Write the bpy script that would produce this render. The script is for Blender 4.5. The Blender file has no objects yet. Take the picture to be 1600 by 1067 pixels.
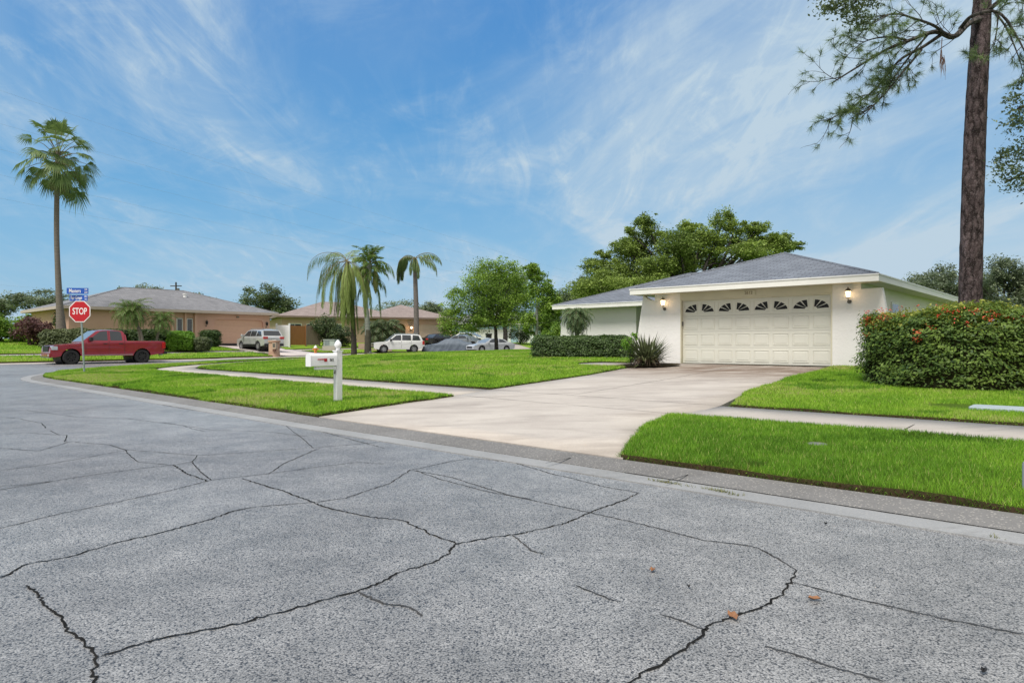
import bpy, bmesh, math, random
import numpy as np
from mathutils import Vector, Matrix
from mathutils.geometry import delaunay_2d_cdt
R = math.radians
random.seed(7); rng = np.random.default_rng(7)
S = bpy.context.scene
COL = S.collection
# ------------------------------------------------------------ camera, sky, sun, exposure
F, CH, HY = 1036.0, 1.3, 537.0          # focal length in photo pixels, eye height, horizon row
cam = bpy.data.cameras.new('camera'); co = bpy.data.objects.new('camera', cam); COL.objects.link(co)
cam.sensor_width = 36; cam.lens = F / 1600 * 36
cam.shift_y = (HY - 533.5) / 1600
cam.clip_start = .05; cam.clip_end = 3000
co.location = (0, 0, CH); co.rotation_euler = (R(90), 0, 0)
S.camera = co
S.view_settings.view_transform = 'Standard'; S.view_settings.look = 'None'
S.view_settings.exposure = 1.05; S.view_settings.gamma = 1
S.render.engine = 'CYCLES'
S.cycles.use_denoising = True; S.cycles.sample_clamp_indirect = 3; S.cycles.max_bounces = 8; S.cycles.transparent_max_bounces = 8
SUN_EL, SUN_AZ = 58, 215                # azimuth clockwise from +Y: behind and left of the camera
W = bpy.data.worlds.new('World'); S.world = W; W.use_nodes = True
SKY_SAT, SKY_VAL, SKY_HUE = 1.25, .80, .492
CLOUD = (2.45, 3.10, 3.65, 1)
def mixflat(N, L, z, ramp):
    m = N.new('ShaderNodeMix'); m.data_type = 'RGBA'; L.new(ramp(z, .0, .55), m.inputs[0])
    m.inputs[6].default_value = (.50, 1.95, 3.4, 1); m.inputs[7].default_value = (.12, 1.02, 2.85, 1); return m.outputs[2]
def build_sky():
    nt = W.node_tree; N = nt.nodes; L = nt.links; N.clear()
    out = N.new('ShaderNodeOutputWorld'); bg = N.new('ShaderNodeBackground')
    sky = N.new('ShaderNodeTexSky'); sky.sky_type = 'NISHITA'; sky.sun_disc = False
    sky.sun_elevation = R(SUN_EL); sky.sun_rotation = R(SUN_AZ)
    sky.air_density = 1.3; sky.dust_density = .6; sky.ozone_density = 2.0
    tc = N.new('ShaderNodeTexCoord')
    sep = N.new('ShaderNodeSeparateXYZ'); L.new(tc.outputs['Generated'], sep.inputs[0])
    def math_(op, a, b=None, clamp=False):
        m = N.new('ShaderNodeMath'); m.operation = op; m.use_clamp = clamp
        for i, v in enumerate((a, b)):
            if v is None: continue
            if isinstance(v, (int, float)): m.inputs[i].default_value = v
            else: L.new(v, m.inputs[i])
        return m.outputs[0]
    zc = math_('ADD', math_('MAXIMUM', sep.outputs[2], 0), .22)
    cx = math_('DIVIDE', sep.outputs[0], zc); cy = math_('DIVIDE', sep.outputs[1], zc)
    cb = N.new('ShaderNodeCombineXYZ'); L.new(cx, cb.inputs[0]); L.new(cy, cb.inputs[1])
    def noise(rot, scl, scale, detail, rough, dist, off=(0, 0, 0)):
        mp = N.new('ShaderNodeMapping'); L.new(cb.outputs[0], mp.inputs[0])
        mp.inputs['Rotation'].default_value = (0, 0, R(rot)); mp.inputs['Scale'].default_value = scl
        mp.inputs['Location'].default_value = off
        n = N.new('ShaderNodeTexNoise'); L.new(mp.outputs[0], n.inputs['Vector'])
        n.inputs['Scale'].default_value = scale; n.inputs['Detail'].default_value = detail
        n.inputs['Roughness'].default_value = rough; n.inputs['Distortion'].default_value = dist
        return n.outputs[0]
    def ramp(v, a, b):
        m = N.new('ShaderNodeMapRange'); m.interpolation_type = 'SMOOTHSTEP'; L.new(v, m.inputs[0])
        m.inputs[1].default_value = a; m.inputs[2].default_value = b
        return m.outputs[0]
    big = ramp(noise(30, (1.0, .7, 1), .95, 7, .60, .8, (3.4, 1.2, 0)), .42, .64)
    wisp = ramp(noise(20, (1.3, .5, 1), 1.5, 12, .66, 1.6, (1.3, 5.2, 0)), .45, .72)
    fine = ramp(noise(-22, (2.2, .6, 1), 2.2, 11, .66, 1.9, (7.7, 2.2, 0)), .47, .74)
    puff = ramp(noise(60, (1, .8, 1), 3.4, 10, .66, 1.0, (2.7, .2, 0)), .47, .72)
    right = ramp(sep.outputs[0], -.25, .55)
    a = math_('ADD', math_('MULTIPLY', math_('MULTIPLY', wisp, math_('ADD', math_('MULTIPLY', right, .55), .55)), math_('ADD', math_('MULTIPLY', big, .40), .14)), math_('MULTIPLY', fine, math_('ADD', math_('MULTIPLY', big, .36), .08)))
    a = math_('ADD', a, math_('MULTIPLY', big, .26))
    a = math_('ADD', a, math_('MULTIPLY', math_('MULTIPLY', puff, math_('ADD', big, .45)), .30))
    a = math_('ADD', a, math_('MULTIPLY', right, math_('ADD', math_('MULTIPLY', big, .48), .26)))
    low = ramp(sep.outputs[2], .34, .0)
    a = math_('ADD', a, math_('MULTIPLY', low, .40))
    high = ramp(sep.outputs[2], .62, .80)                # unseen cloud added overhead and behind the camera to whiten the light
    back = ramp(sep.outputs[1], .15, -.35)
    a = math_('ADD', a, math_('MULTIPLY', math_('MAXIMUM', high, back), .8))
    veil = ramp(noise(40, (.9, .6, 1), .7, 3, .5, .4, (9.4, 4.2, 0)), .36, .66)
    a = math_('ADD', a, math_('MULTIPLY', veil, math_('ADD', math_('MULTIPLY', right, .26), .20)))
    a = math_('MULTIPLY', a, .93, True)
    hs = N.new('ShaderNodeHueSaturation'); hs.inputs['Saturation'].default_value = SKY_SAT; hs.inputs['Value'].default_value = SKY_VAL
    hs.inputs['Hue'].default_value = SKY_HUE
    L.new(sky.outputs[0], hs.inputs['Color'])
    flat = mixflat(N, L, sep.outputs[2], ramp)
    mb_ = N.new('ShaderNodeMix'); mb_.data_type = 'RGBA'; mb_.inputs[0].default_value = .85
    L.new(hs.outputs[0], mb_.inputs[6]); L.new(flat, mb_.inputs[7])
    mx = N.new('ShaderNodeMix'); mx.data_type = 'RGBA'; L.new(a, mx.inputs[0])
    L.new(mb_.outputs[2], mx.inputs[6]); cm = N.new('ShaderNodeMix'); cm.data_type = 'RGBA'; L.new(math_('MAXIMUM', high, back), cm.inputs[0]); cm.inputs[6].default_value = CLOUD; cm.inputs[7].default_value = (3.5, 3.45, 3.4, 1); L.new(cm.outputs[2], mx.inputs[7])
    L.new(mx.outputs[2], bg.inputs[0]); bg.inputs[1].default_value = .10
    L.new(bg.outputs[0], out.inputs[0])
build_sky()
sl = bpy.data.lights.new('sun', 'SUN'); so = bpy.data.objects.new('sun', sl); COL.objects.link(so)
sl.energy = 1.9; sl.angle = R(24); sl.color = (1, .955, .88)
so.rotation_euler = (R(90 - SUN_EL), 0, R(180 - SUN_AZ)); so.location = (0, -20, 60)

# ------------------------------------------------------------ small helpers
UD = np.array((.742, -.670)); VD = np.array((.670, .742))     # street direction and its normal
def UV(u, v): return (UD[0]*u + VD[0]*v, UD[1]*u + VD[1]*v)
def tag(o, label=None, cat=None, group=None, kind=None):
    if label: o['label'] = label
    if cat: o['category'] = cat
    if group: o['group'] = group
    if kind: o['kind'] = kind
    return o
def empty(name, loc, rz=0, label=None, cat=None, group=None):
    o = bpy.data.objects.new(name, None); COL.objects.link(o)
    o.location = loc; o.rotation_euler.z = rz; o.empty_display_size = .2
    return tag(o, label, cat, group)
def link(name, me, m, parent=None):
    if m: me.materials.append(m)
    o = bpy.data.objects.new(name, me); COL.objects.link(o)
    if parent: o.parent = parent
    return o
def smooth(o, ang=35):
    me = o.data
    me.polygons.foreach_set('use_smooth', [True]*len(me.polygons))
    bm = bmesh.new(); bm.from_mesh(me)
    for e in bm.edges:
        e.smooth = len(e.link_faces) == 2 and e.calc_face_angle(0) < R(ang)
    bm.to_mesh(me); bm.free()
    return o
def bev(o, w, seg=2):
    m = o.modifiers.new('b', 'BEVEL'); m.width = w; m.segments = seg; m.limit_method = 'ANGLE'; m.angle_limit = R(40)
    return o
def copy_tree(o, parent=None):
    c = o.copy(); COL.objects.link(c)
    if parent: c.parent = parent
    for ch in list(o.children): copy_tree(ch, c)
    return c
class MB:
    def __init__(s): s.v = []; s.f = []
    def add(s, vs, fs):
        n = len(s.v); s.v += [tuple(map(float, p)) for p in vs]; s.f += [tuple(i+n for i in f) for f in fs]; return s
    def box(s, x0, x1, y0, y1, z0, z1):
        return s.add([(x0,y0,z0),(x1,y0,z0),(x1,y1,z0),(x0,y1,z0),(x0,y0,z1),(x1,y0,z1),(x1,y1,z1),(x0,y1,z1)],
              [(0,3,2,1),(4,5,6,7),(0,1,5,4),(1,2,6,5),(2,3,7,6),(3,0,4,7)])
    def tube(s, pts, rads, n=8, cap=True):
        pts = [Vector(p) for p in pts]; k = len(pts); base = len(s.v)
        if not hasattr(rads, '__len__'): rads = [rads]*k
        up = Vector((0, 0, 1)); prev = None
        for i, p in enumerate(pts):
            t = (pts[min(i+1, k-1)] - pts[max(i-1, 0)])
            t = t.normalized() if t.length > 1e-9 else up
            if prev is None:
                a = t.cross(up) if abs(t.z) < .95 else t.cross(Vector((0, 1, 0)))
            else: a = prev - t*prev.dot(t)
            a.normalize(); prev = a; b = t.cross(a)
            for j in range(n):
                w = 2*math.pi*j/n
                s.v.append(tuple(p + (a*math.cos(w) + b*math.sin(w))*rads[i]))
        for i in range(k-1):
            for j in range(n):
                a0 = base+i*n+j; a1 = base+i*n+(j+1) % n
                s.f.append((a0, a1, a1+n, a0+n))
        if cap:
            s.f.append(tuple(base+j for j in range(n))[::-1]); s.f.append(tuple(base+(k-1)*n+j for j in range(n)))
        return s
    def lathe(s, prof, n=16, c=(0, 0, 0), axis='z'):
        base = len(s.v); k = len(prof)
        for r, h in prof:
            for j in range(n):
                w = 2*math.pi*j/n; x, y = r*math.cos(w), r*math.sin(w)
                p = (x, y, h) if axis == 'z' else ((x, h, y) if axis == 'y' else (h, x, y))
                s.v.append((p[0]+c[0], p[1]+c[1], p[2]+c[2]))
        for i in range(k-1):
            for j in range(n):
                a0 = base+i*n+j; a1 = base+i*n+(j+1) % n
                s.f.append((a0, a1, a1+n, a0+n))
        return s
    def prism(s, poly, a, b, axis='y'):
        """poly of 2D points extruded from a to b along an axis; axis y -> (x,z), x -> (y,z), z -> (x,y)"""
        n = len(poly)
        def P(p, t): return (p[0], t, p[1]) if axis == 'y' else ((t, p[0], p[1]) if axis == 'x' else (p[0], p[1], t))
        return s.add([P(p, a) for p in poly] + [P(p, b) for p in poly],
                     [tuple(range(n))[::-1], tuple(range(n, 2*n))] + [(i, (i+1) % n, n+(i+1) % n, n+i) for i in range(n)])
    def build(s, name, m, parent=None, sm=None, fix=True):
        me = bpy.data.meshes.new(name); me.from_pydata(s.v, [], s.f)
        if fix:
            bm = bmesh.new(); bm.from_mesh(me); bmesh.ops.recalc_face_normals(bm, faces=bm.faces); bm.to_mesh(me); bm.free()
        o = link(name, me, m, parent)
        if sm: smooth(o, sm)
        return o

# ------------------------------------------------------------ materials
def nodes(name):
    m = bpy.data.materials.new(name); m.use_nodes = True
    nt = m.node_tree; return m, nt, nt.nodes, nt.links, nt.nodes['Principled BSDF']
def c4(c): return (c[0], c[1], c[2], 1)
def mixc(N, L, fac, a, b):
    x = N.new('ShaderNodeMix'); x.data_type = 'RGBA'
    if isinstance(fac, (int, float)): x.inputs[0].default_value = fac
    else: L.new(fac, x.inputs[0])
    for i, v in ((6, a), (7, b)):
        if isinstance(v, tuple): x.inputs[i].default_value = c4(v)
        else: L.new(v, x.inputs[i])
    return x.outputs[2]
def tex(N, L, kind, scale, vec, **k):
    n = N.new('ShaderNodeTex'+kind); n.inputs['Scale'].default_value = scale
    if vec is not None: L.new(vec, n.inputs['Vector'])
    for a, b in k.items():
        if a in ('feature', 'distance'): setattr(n, a, b)
        else: n.inputs[a].default_value = b
    return n
def mrange(N, L, v, a, b, c=0, d=1):
    m = N.new('ShaderNodeMapRange'); L.new(v, m.inputs[0])
    for i, x in enumerate((a, b, c, d)): m.inputs[i+1].default_value = x
    return m.outputs[0]
def bump(N, L, bs, h, strength, dist):
    b = N.new('ShaderNodeBump'); b.inputs['Strength'].default_value = strength; b.inputs['Distance'].default_value = dist
    L.new(h, b.inputs['Height']); L.new(b.outputs[0], bs.inputs['Normal']); return b
def mat(name, a, b=None, scale=4, rough=.6, bmp=0, bscale=40, bdist=.01, metal=0, spec=.4, coat=0, lo=.35, hi=.65, stretch=None, emis=None):
    m, nt, N, L, bs = nodes(name)
    tc = N.new('ShaderNodeTexCoord'); vec = tc.outputs['Object']
    if stretch:
        mp = N.new('ShaderNodeMapping'); L.new(vec, mp.inputs[0]); mp.inputs['Scale'].default_value = stretch; vec = mp.outputs[0]
    if b is None: b = tuple(x*.86 for x in a)
    n = tex(N, L, 'Noise', scale, vec, Detail=6, Roughness=.6)
    L.new(mixc(N, L, mrange(N, L, n.outputs[0], lo, hi), a, b), bs.inputs['Base Color'])
    bs.inputs['Roughness'].default_value = rough; bs.inputs['Metallic'].default_value = metal
    bs.inputs['Specular IOR Level'].default_value = spec
    if coat: bs.inputs['Coat Weight'].default_value = coat; bs.inputs['Coat Roughness'].default_value = .06
    if bmp:
        n2 = tex(N, L, 'Noise', bscale, vec, Detail=5, Roughness=.65)
        bump(N, L, bs, n2.outputs[0], bmp, bdist)
    if emis:
        bs.inputs['Emission Color'].default_value = c4(emis[0]); bs.inputs['Emission Strength'].default_value = emis[1]
    return m
def leafmat(name, dark, light, trans=.35, rough=.5, spec=.35):
    """colour runs from dark to light by the 'tone' attribute of each leaf"""
    m, nt, N, L, bs = nodes(name)
    at = N.new('ShaderNodeAttribute'); at.attribute_name = 'tone'
    col = mixc(N, L, at.outputs['Fac'], dark, light)
    L.new(col, bs.inputs['Base Color']); bs.inputs['Roughness'].default_value = rough
    bs.inputs['Specular IOR Level'].default_value = spec
    tr = N.new('ShaderNodeBsdfTranslucent'); L.new(col, tr.inputs[0])
    mx = N.new('ShaderNodeMixShader'); mx.inputs[0].default_value = trans
    L.new(bs.outputs[0], mx.inputs[1]); L.new(tr.outputs[0], mx.inputs[2])
    L.new(mx.outputs[0], N['Material Output'].inputs[0])
    return m

def asphalt(name):
    m, nt, N, L, bs = nodes(name)
    g = N.new('ShaderNodeNewGeometry').outputs['Position']
    v = tex(N, L, 'Voronoi', 120, g)                                  # stones about 12 mm
    v2 = tex(N, L, 'Voronoi', 210, g)
    sepc = N.new('ShaderNodeSeparateColor'); L.new(v.outputs['Color'], sepc.inputs[0])
    sep2 = N.new('ShaderNodeSeparateColor'); L.new(v2.outputs['Color'], sep2.inputs[0])
    big = tex(N, L, 'Noise', .22, g, Detail=4, Roughness=.55)
    med = tex(N, L, 'Noise', 2.1, g, Detail=8, Roughness=.7)
    fin = tex(N, L, 'Noise', 26, g, Detail=4, Roughness=.7)
    st = mixc(N, L, mrange(N, L, sepc.outputs[0], 0, 1), (.172, .170, .168), (.465, .458, .45))
    gr = mixc(N, L, mrange(N, L, sep2.outputs[1], 0, 1), (.155, .153, .151), (.39, .385, .378))
    c = mixc(N, L, mrange(N, L, fin.outputs[0], .38, .62), st, gr)
    gap = mrange(N, L, v.outputs['Distance'], .48, .80)
    c = mixc(N, L, gap, c, (.038, .038, .042))
    x = N.new('ShaderNodeMix'); x.data_type = 'RGBA'; x.blend_type = 'MULTIPLY'; x.inputs[0].default_value = 1
    L.new(c, x.inputs[6])
    k = mixc(N, L, mrange(N, L, big.outputs[0], .36, .64), (.78, .78, .79), (1.22, 1.23, 1.24))
    L.new(k, x.inputs[7])
    y = N.new('ShaderNodeMix'); y.data_type = 'RGBA'; y.blend_type = 'MULTIPLY'; y.inputs[0].default_value = 1
    L.new(x.outputs[2], y.inputs[6])
    L.new(mixc(N, L, mrange(N, L, med.outputs[0], .34, .66), (.72, .73, .74), (1.16, 1.16, 1.16)), y.inputs[7])
    L.new(y.outputs[2], bs.inputs['Base Color'])
    L.new(mrange(N, L, big.outputs[0], .3, .7, .50, .36), bs.inputs['Roughness'])
    bs.inputs['Specular IOR Level'].default_value = .75
    ad = N.new('ShaderNodeMath'); ad.operation = 'MULTIPLY_ADD'
    L.new(v.outputs['Distance'], ad.inputs[0]); ad.inputs[1].default_value = -1.0; L.new(sepc.outputs[1], ad.inputs[2])
    bump(N, L, bs, ad.outputs[0], .42, .005)
    return m
def concrete(name, a, b, stain, rough=.75, agg=0, stain_lo=.55, stain_hi=.75, dirt=None):
    m, nt, N, L, bs = nodes(name)
    g = N.new('ShaderNodeNewGeometry').outputs['Position']
    n1 = tex(N, L, 'Noise', .8, g, Detail=8, Roughness=.65); n2 = tex(N, L, 'Noise', 60, g, Detail=4, Roughness=.7)
    mp = N.new('ShaderNodeMapping'); L.new(g, mp.inputs[0]); mp.inputs['Rotation'].default_value = (0, 0, R(42)); mp.inputs['Scale'].default_value = (.5, 1.8, 1)
    n3 = tex(N, L, 'Noise', .7, mp.outputs[0], Detail=9, Roughness=.7, Distortion=.6)
    c = mixc(N, L, mrange(N, L, n1.outputs[0], .35, .65), a, b)
    c = mixc(N, L, mrange(N, L, n3.outputs[0], stain_lo, stain_hi), c, stain)
    d = mixc(N, L, mrange(N, L, n2.outputs[0], .3, .7), tuple(.88 for _ in a), tuple(1.1 for _ in a))
    x = N.new('ShaderNodeMix'); x.data_type = 'RGBA'; x.blend_type = 'MULTIPLY'; x.inputs[0].default_value = 1
    L.new(c, x.inputs[6]); L.new(d, x.inputs[7]); c = x.outputs[2]
    if dirt:                                          # rusty brown stain on the slab before the garage, black tyre scuffs on the apron
        sp = N.new('ShaderNodeVectorMath'); sp.operation = 'DOT_PRODUCT'; L.new(g, sp.inputs[0]); sp.inputs[1].default_value = (.670, .742, 0)
        near = mrange(N, L, sp.outputs['Value'], 15.0, 18.5); nz = tex(N, L, 'Noise', 1.1, mp.outputs[0], Detail=10, Roughness=.72, Distortion=1.2)
        mu = N.new('ShaderNodeMath'); mu.operation = 'MULTIPLY'; L.new(near, mu.inputs[0]); L.new(mrange(N, L, nz.outputs[0], .36, .52), mu.inputs[1]); c = mixc(N, L, mu.outputs[0], c, dirt)
        m2 = N.new('ShaderNodeMapping'); L.new(g, m2.inputs[0]); m2.inputs['Rotation'].default_value = (0, 0, R(-14)); m2.inputs['Scale'].default_value = (.5, 3.2, 1)
        sc2 = tex(N, L, 'Noise', 2.6, m2.outputs[0], Detail=10, Roughness=.8, Distortion=2.2); bg2 = tex(N, L, 'Noise', .45, g, Detail=3)
        mu3 = N.new('ShaderNodeMath'); mu3.operation = 'MULTIPLY'; L.new(mrange(N, L, sc2.outputs[0], .60, .68), mu3.inputs[0]); L.new(mrange(N, L, bg2.outputs[0], .48, .60), mu3.inputs[1]); mu4 = N.new('ShaderNodeMath'); mu4.operation = 'MULTIPLY'; L.new(mu3.outputs[0], mu4.inputs[0]); mu4.inputs[1].default_value = .7
        c = mixc(N, L, mu4.outputs[0], c, tuple(q*.8 for q in dirt))
    if agg:
        v = tex(N, L, 'Voronoi', 62, g); sc = N.new('ShaderNodeSeparateColor'); L.new(v.outputs['Color'], sc.inputs[0])
        f1 = mrange(N, L, sc.outputs[0], .70, .78); f2 = mrange(N, L, v.outputs['Distance'], .5, .35)
        mu = N.new('ShaderNodeMath'); mu.operation = 'MULTIPLY'; L.new(f1, mu.inputs[0]); L.new(f2, mu.inputs[1])
        mu2 = N.new('ShaderNodeMath'); mu2.operation = 'MULTIPLY'; L.new(mu.outputs[0], mu2.inputs[0]); mu2.inputs[1].default_value = agg
        c = mixc(N, L, mu2.outputs[0], c, (.62, .58, .52))
    L.new(c, bs.inputs['Base Color']); bs.inputs['Roughness'].default_value = rough
    bump(N, L, bs, n2.outputs[0], .25, .004)
    return m
def shingles(name, a, b):
    m, nt, N, L, bs = nodes(name)
    tc = N.new('ShaderNodeTexCoord'); sp = N.new('ShaderNodeSeparateXYZ'); L.new(tc.outputs['Object'], sp.inputs[0])
    nn = N.new('ShaderNodeSeparateXYZ'); L.new(tc.outputs['Normal'], nn.inputs[0])
    def M(op, p, q=None):
        k = N.new('ShaderNodeMath'); k.operation = op
        for i, v in enumerate((p, q)):
            if v is None: continue
            if isinstance(v, (int, float)): k.inputs[i].default_value = v
            else: L.new(v, k.inputs[i])
        return k.outputs[0]
    side = M('GREATER_THAN', M('ABSOLUTE', nn.outputs[0]), M('ABSOLUTE', nn.outputs[1]))
    along = M('ADD', M('MULTIPLY', side, sp.outputs[1]), M('MULTIPLY', M('SUBTRACT', 1, side), sp.outputs[0]))
    cb = N.new('ShaderNodeCombineXYZ'); L.new(along, cb.inputs[0]); L.new(M('MULTIPLY', sp.outputs[2], 3.16), cb.inputs[1])
    br = N.new('ShaderNodeTexBrick'); L.new(cb.outputs[0], br.inputs['Vector']); br.inputs['Scale'].default_value = 1
    br.inputs['Brick Width'].default_value = .34; br.inputs['Row Height'].default_value = .15; br.inputs['Mortar Size'].default_value = .014
    br.inputs['Mortar Smooth'].default_value = .3; br.inputs['Bias'].default_value = 0
    br.inputs['Color1'].default_value = c4(a); br.inputs['Color2'].default_value = c4(b); br.inputs['Mortar'].default_value = c4(tuple(x*.45 for x in a))
    n = tex(N, L, 'Noise', 1.3, tc.outputs['Object'], Detail=8, Roughness=.75)
    x = N.new('ShaderNodeMix'); x.data_type = 'RGBA'; x.blend_type = 'MULTIPLY'; x.inputs[0].default_value = 1
    L.new(br.outputs[0], x.inputs[6]); L.new(mixc(N, L, mrange(N, L, n.outputs[0], .3, .7), (.8, .8, .8), (1.15, 1.15, 1.15)), x.inputs[7])
    L.new(x.outputs[2], bs.inputs['Base Color']); bs.inputs['Roughness'].default_value = .85
    bump(N, L, bs, br.outputs['Fac'], -.4, .01)
    return m
def pinebark(name, a, b):
    m, nt, N, L, bs = nodes(name)
    tc = N.new('ShaderNodeTexCoord').outputs['Object']
    w = tex(N, L, 'Noise', 3.5, tc, Detail=4, Roughness=.6); ad = N.new('ShaderNodeVectorMath'); ad.operation = 'MULTIPLY_ADD'
    L.new(w.outputs['Color'], ad.inputs[0]); ad.inputs[1].default_value = (.22, .22, .30); L.new(tc, ad.inputs[2])
    mp = N.new('ShaderNodeMapping'); L.new(ad.outputs[0], mp.inputs[0]); mp.inputs['Scale'].default_value = (11, 11, 3.2)
    v = tex(N, L, 'Voronoi', 1, mp.outputs[0]); sc = N.new('ShaderNodeSeparateColor'); L.new(v.outputs['Color'], sc.inputs[0])
    mp2 = N.new('ShaderNodeMapping'); L.new(tc, mp2.inputs[0]); mp2.inputs['Scale'].default_value = (16, 16, 6)
    n = tex(N, L, 'Noise', 1, mp2.outputs[0], Detail=10, Roughness=.75); n3 = tex(N, L, 'Noise', 40, tc, Detail=5, Roughness=.7)
    c = mixc(N, L, mrange(N, L, sc.outputs[0], 0, 1), a, b)
    c = mixc(N, L, mrange(N, L, v.outputs['Distance'], .42, .75), c, tuple(x*.32 for x in a))
    c = mixc(N, L, mrange(N, L, n.outputs[0], .50, .66), c, tuple(x*.45 for x in a)); c = mixc(N, L, mrange(N, L, n3.outputs[0], .55, .75), c, (.30, .27, .26))
    L.new(c, bs.inputs['Base Color']); bs.inputs['Roughness'].default_value = .95; bs.inputs['Specular IOR Level'].default_value = .15
    h = N.new('ShaderNodeMath'); h.operation = 'SUBTRACT'; L.new(n.outputs[0], h.inputs[0]); L.new(v.outputs['Distance'], h.inputs[1])
    bump(N, L, bs, h.outputs[0], 1, .06); return m
def bark(name, a, b, sx=7, sz=2.2):
    m, nt, N, L, bs = nodes(name)
    tc = N.new('ShaderNodeTexCoord'); mp = N.new('ShaderNodeMapping'); L.new(tc.outputs['Object'], mp.inputs[0]); mp.inputs['Scale'].default_value = (sx, sx, sz)
    v = tex(N, L, 'Voronoi', 1, mp.outputs[0]); v.feature = 'DISTANCE_TO_EDGE'
    n = tex(N, L, 'Noise', 2, mp.outputs[0], Detail=8, Roughness=.7)
    c = mixc(N, L, mrange(N, L, n.outputs[0], .35, .65), a, b)
    c = mixc(N, L, mrange(N, L, v.outputs['Distance'], .02, .14), tuple(x*.3 for x in a), c)
    L.new(c, bs.inputs['Base Color']); bs.inputs['Roughness'].default_value = .9
    ad = N.new('ShaderNodeMath'); L.new(mrange(N, L, v.outputs['Distance'], 0, .2), ad.inputs[0]); L.new(n.outputs[0], ad.inputs[1])
    bump(N, L, bs, ad.outputs[0], .9, .03)
    return m
def stucco(name, a, b):
    m, nt, N, L, bs = nodes(name)
    tc = N.new('ShaderNodeTexCoord').outputs['Object']
    n = tex(N, L, 'Noise', .9, tc, Detail=5); h = tex(N, L, 'Noise', 7, tc, Detail=7, Roughness=.62, Distortion=1.3)
    L.new(mixc(N, L, mrange(N, L, n.outputs[0], .35, .65), a, b), bs.inputs['Base Color']); bs.inputs['Roughness'].default_value = .8
    bump(N, L, bs, mrange(N, L, h.outputs[0], .40, .62), .25, .014)
    return m
M_ = {}
M_['asphalt'] = asphalt('asphalt')
M_['gutter'] = concrete('gutter_concrete', (.30, .305, .31), (.235, .24, .245), (.16, .155, .15), agg=.15)
M_['curb'] = concrete('curb_aggregate', (.185, .18, .176), (.145, .14, .135), (.105, .10, .095), agg=.32)
M_['walk'] = concrete('sidewalk_concrete', (.46, .42, .375), (.38, .345, .31), (.25, .225, .20))
M_['drive'] = concrete('driveway_concrete', (.52, .475, .425), (.43, .385, .345), (.30, .262, .235), stain_lo=.48, stain_hi=.70, dirt=(.17, .12, .09))
M_['crack'] = mat('crack_tar', (.010, .010, .010), (.022, .021, .02), rough=.95, spec=.1)
M_['faint'] = mat('faint_crack', (.045, .045, .047), (.07, .07, .073), rough=.9, spec=.1)
M_['soil'] = mat('soil', (.075, .048, .03), (.045, .045, .018), scale=20, rough=.95, bmp=.6, spec=.1)
M_['lawn'] = mat('lawn_base', (.15, .25, .025), (.09, .16, .018), scale=2.2, rough=.9, bmp=1, bscale=70, bdist=.05, spec=.1)
M_['farlawn'] = mat('far_lawn', (.22, .34, .035), (.16, .27, .03), scale=.5, rough=.9, bmp=1, bscale=30, bdist=.05, spec=.1)
M_['grass'] = leafmat('grass_blade', (.10, .20, .012), (.36, .54, .04), trans=.3, rough=.6, spec=.2)
def grass_ramp():
    nt = M_['grass'].node_tree; N = nt.nodes; L = nt.links; r = N.new('ShaderNodeValToRGB'); cr = r.color_ramp
    st = [(0, (.13, .085, .04)), (.10, (.10, .10, .025)), (.18, (.075, .17, .016)), (.5, (.16, .34, .028)), (.86, (.31, .52, .045)), (.95, (.40, .55, .08)), (1, (.46, .46, .17))]
    while len(cr.elements) < len(st): cr.elements.new(.5)
    for e, (p, c) in zip(cr.elements, st): e.position = p; e.color = c4(c)
    at = [n for n in N if n.type == 'ATTRIBUTE'][0]; mx = [n for n in N if n.type == 'MIX'][0]
    L.new(at.outputs['Fac'], r.inputs[0])
    for l in list(mx.outputs[2].links): L.new(r.outputs[0], l.to_socket)
grass_ramp()
M_['white'] = mat('white_paint', (.80, .80, .79), (.74, .74, .73), rough=.45)
M_['stucco'] = stucco('white_stucco', (.82, .80, .775), (.78, .76, .735))
M_['cream'] = mat('cream_door_paint', (.70, .69, .61), (.66, .65, .575), scale=1, rough=.42, spec=.45)
M_['header'] = mat('cream_beam_paint', (.66, .61, .47), (.61, .57, .44), scale=2, rough=.55)
M_['fascia'] = mat('fascia_paint', (.80, .79, .74), (.75, .74, .69), scale=2, rough=.5)
M_['soffit'] = mat('soffit_paint', (.66, .62, .52), rough=.6)
M_['blackglass'] = mat('dark_glass', (.008, .008, .009), rough=.35, spec=.25)
M_['shingle'] = shingles('slate_shingles', (.135, .152, .185), (.19, .212, .25))
M_['shingle_b'] = shingles('grey_shingles', (.19, .19, .205), (.25, .248, .26))
M_['shingle_c'] = shingles('brown_shingles', (.27, .215, .20), (.33, .27, .25))
M_['black'] = mat('black_metal', (.02, .02, .022), rough=.5)
M_['galv'] = mat('galvanised_steel', (.36, .42, .41), (.28, .33, .33), scale=12, rough=.4, metal=.5)
M_['plate'] = mat('blue_grey_lid', (.40, .47, .50), (.33, .39, .42), scale=6, rough=.6, bmp=.2)
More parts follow.
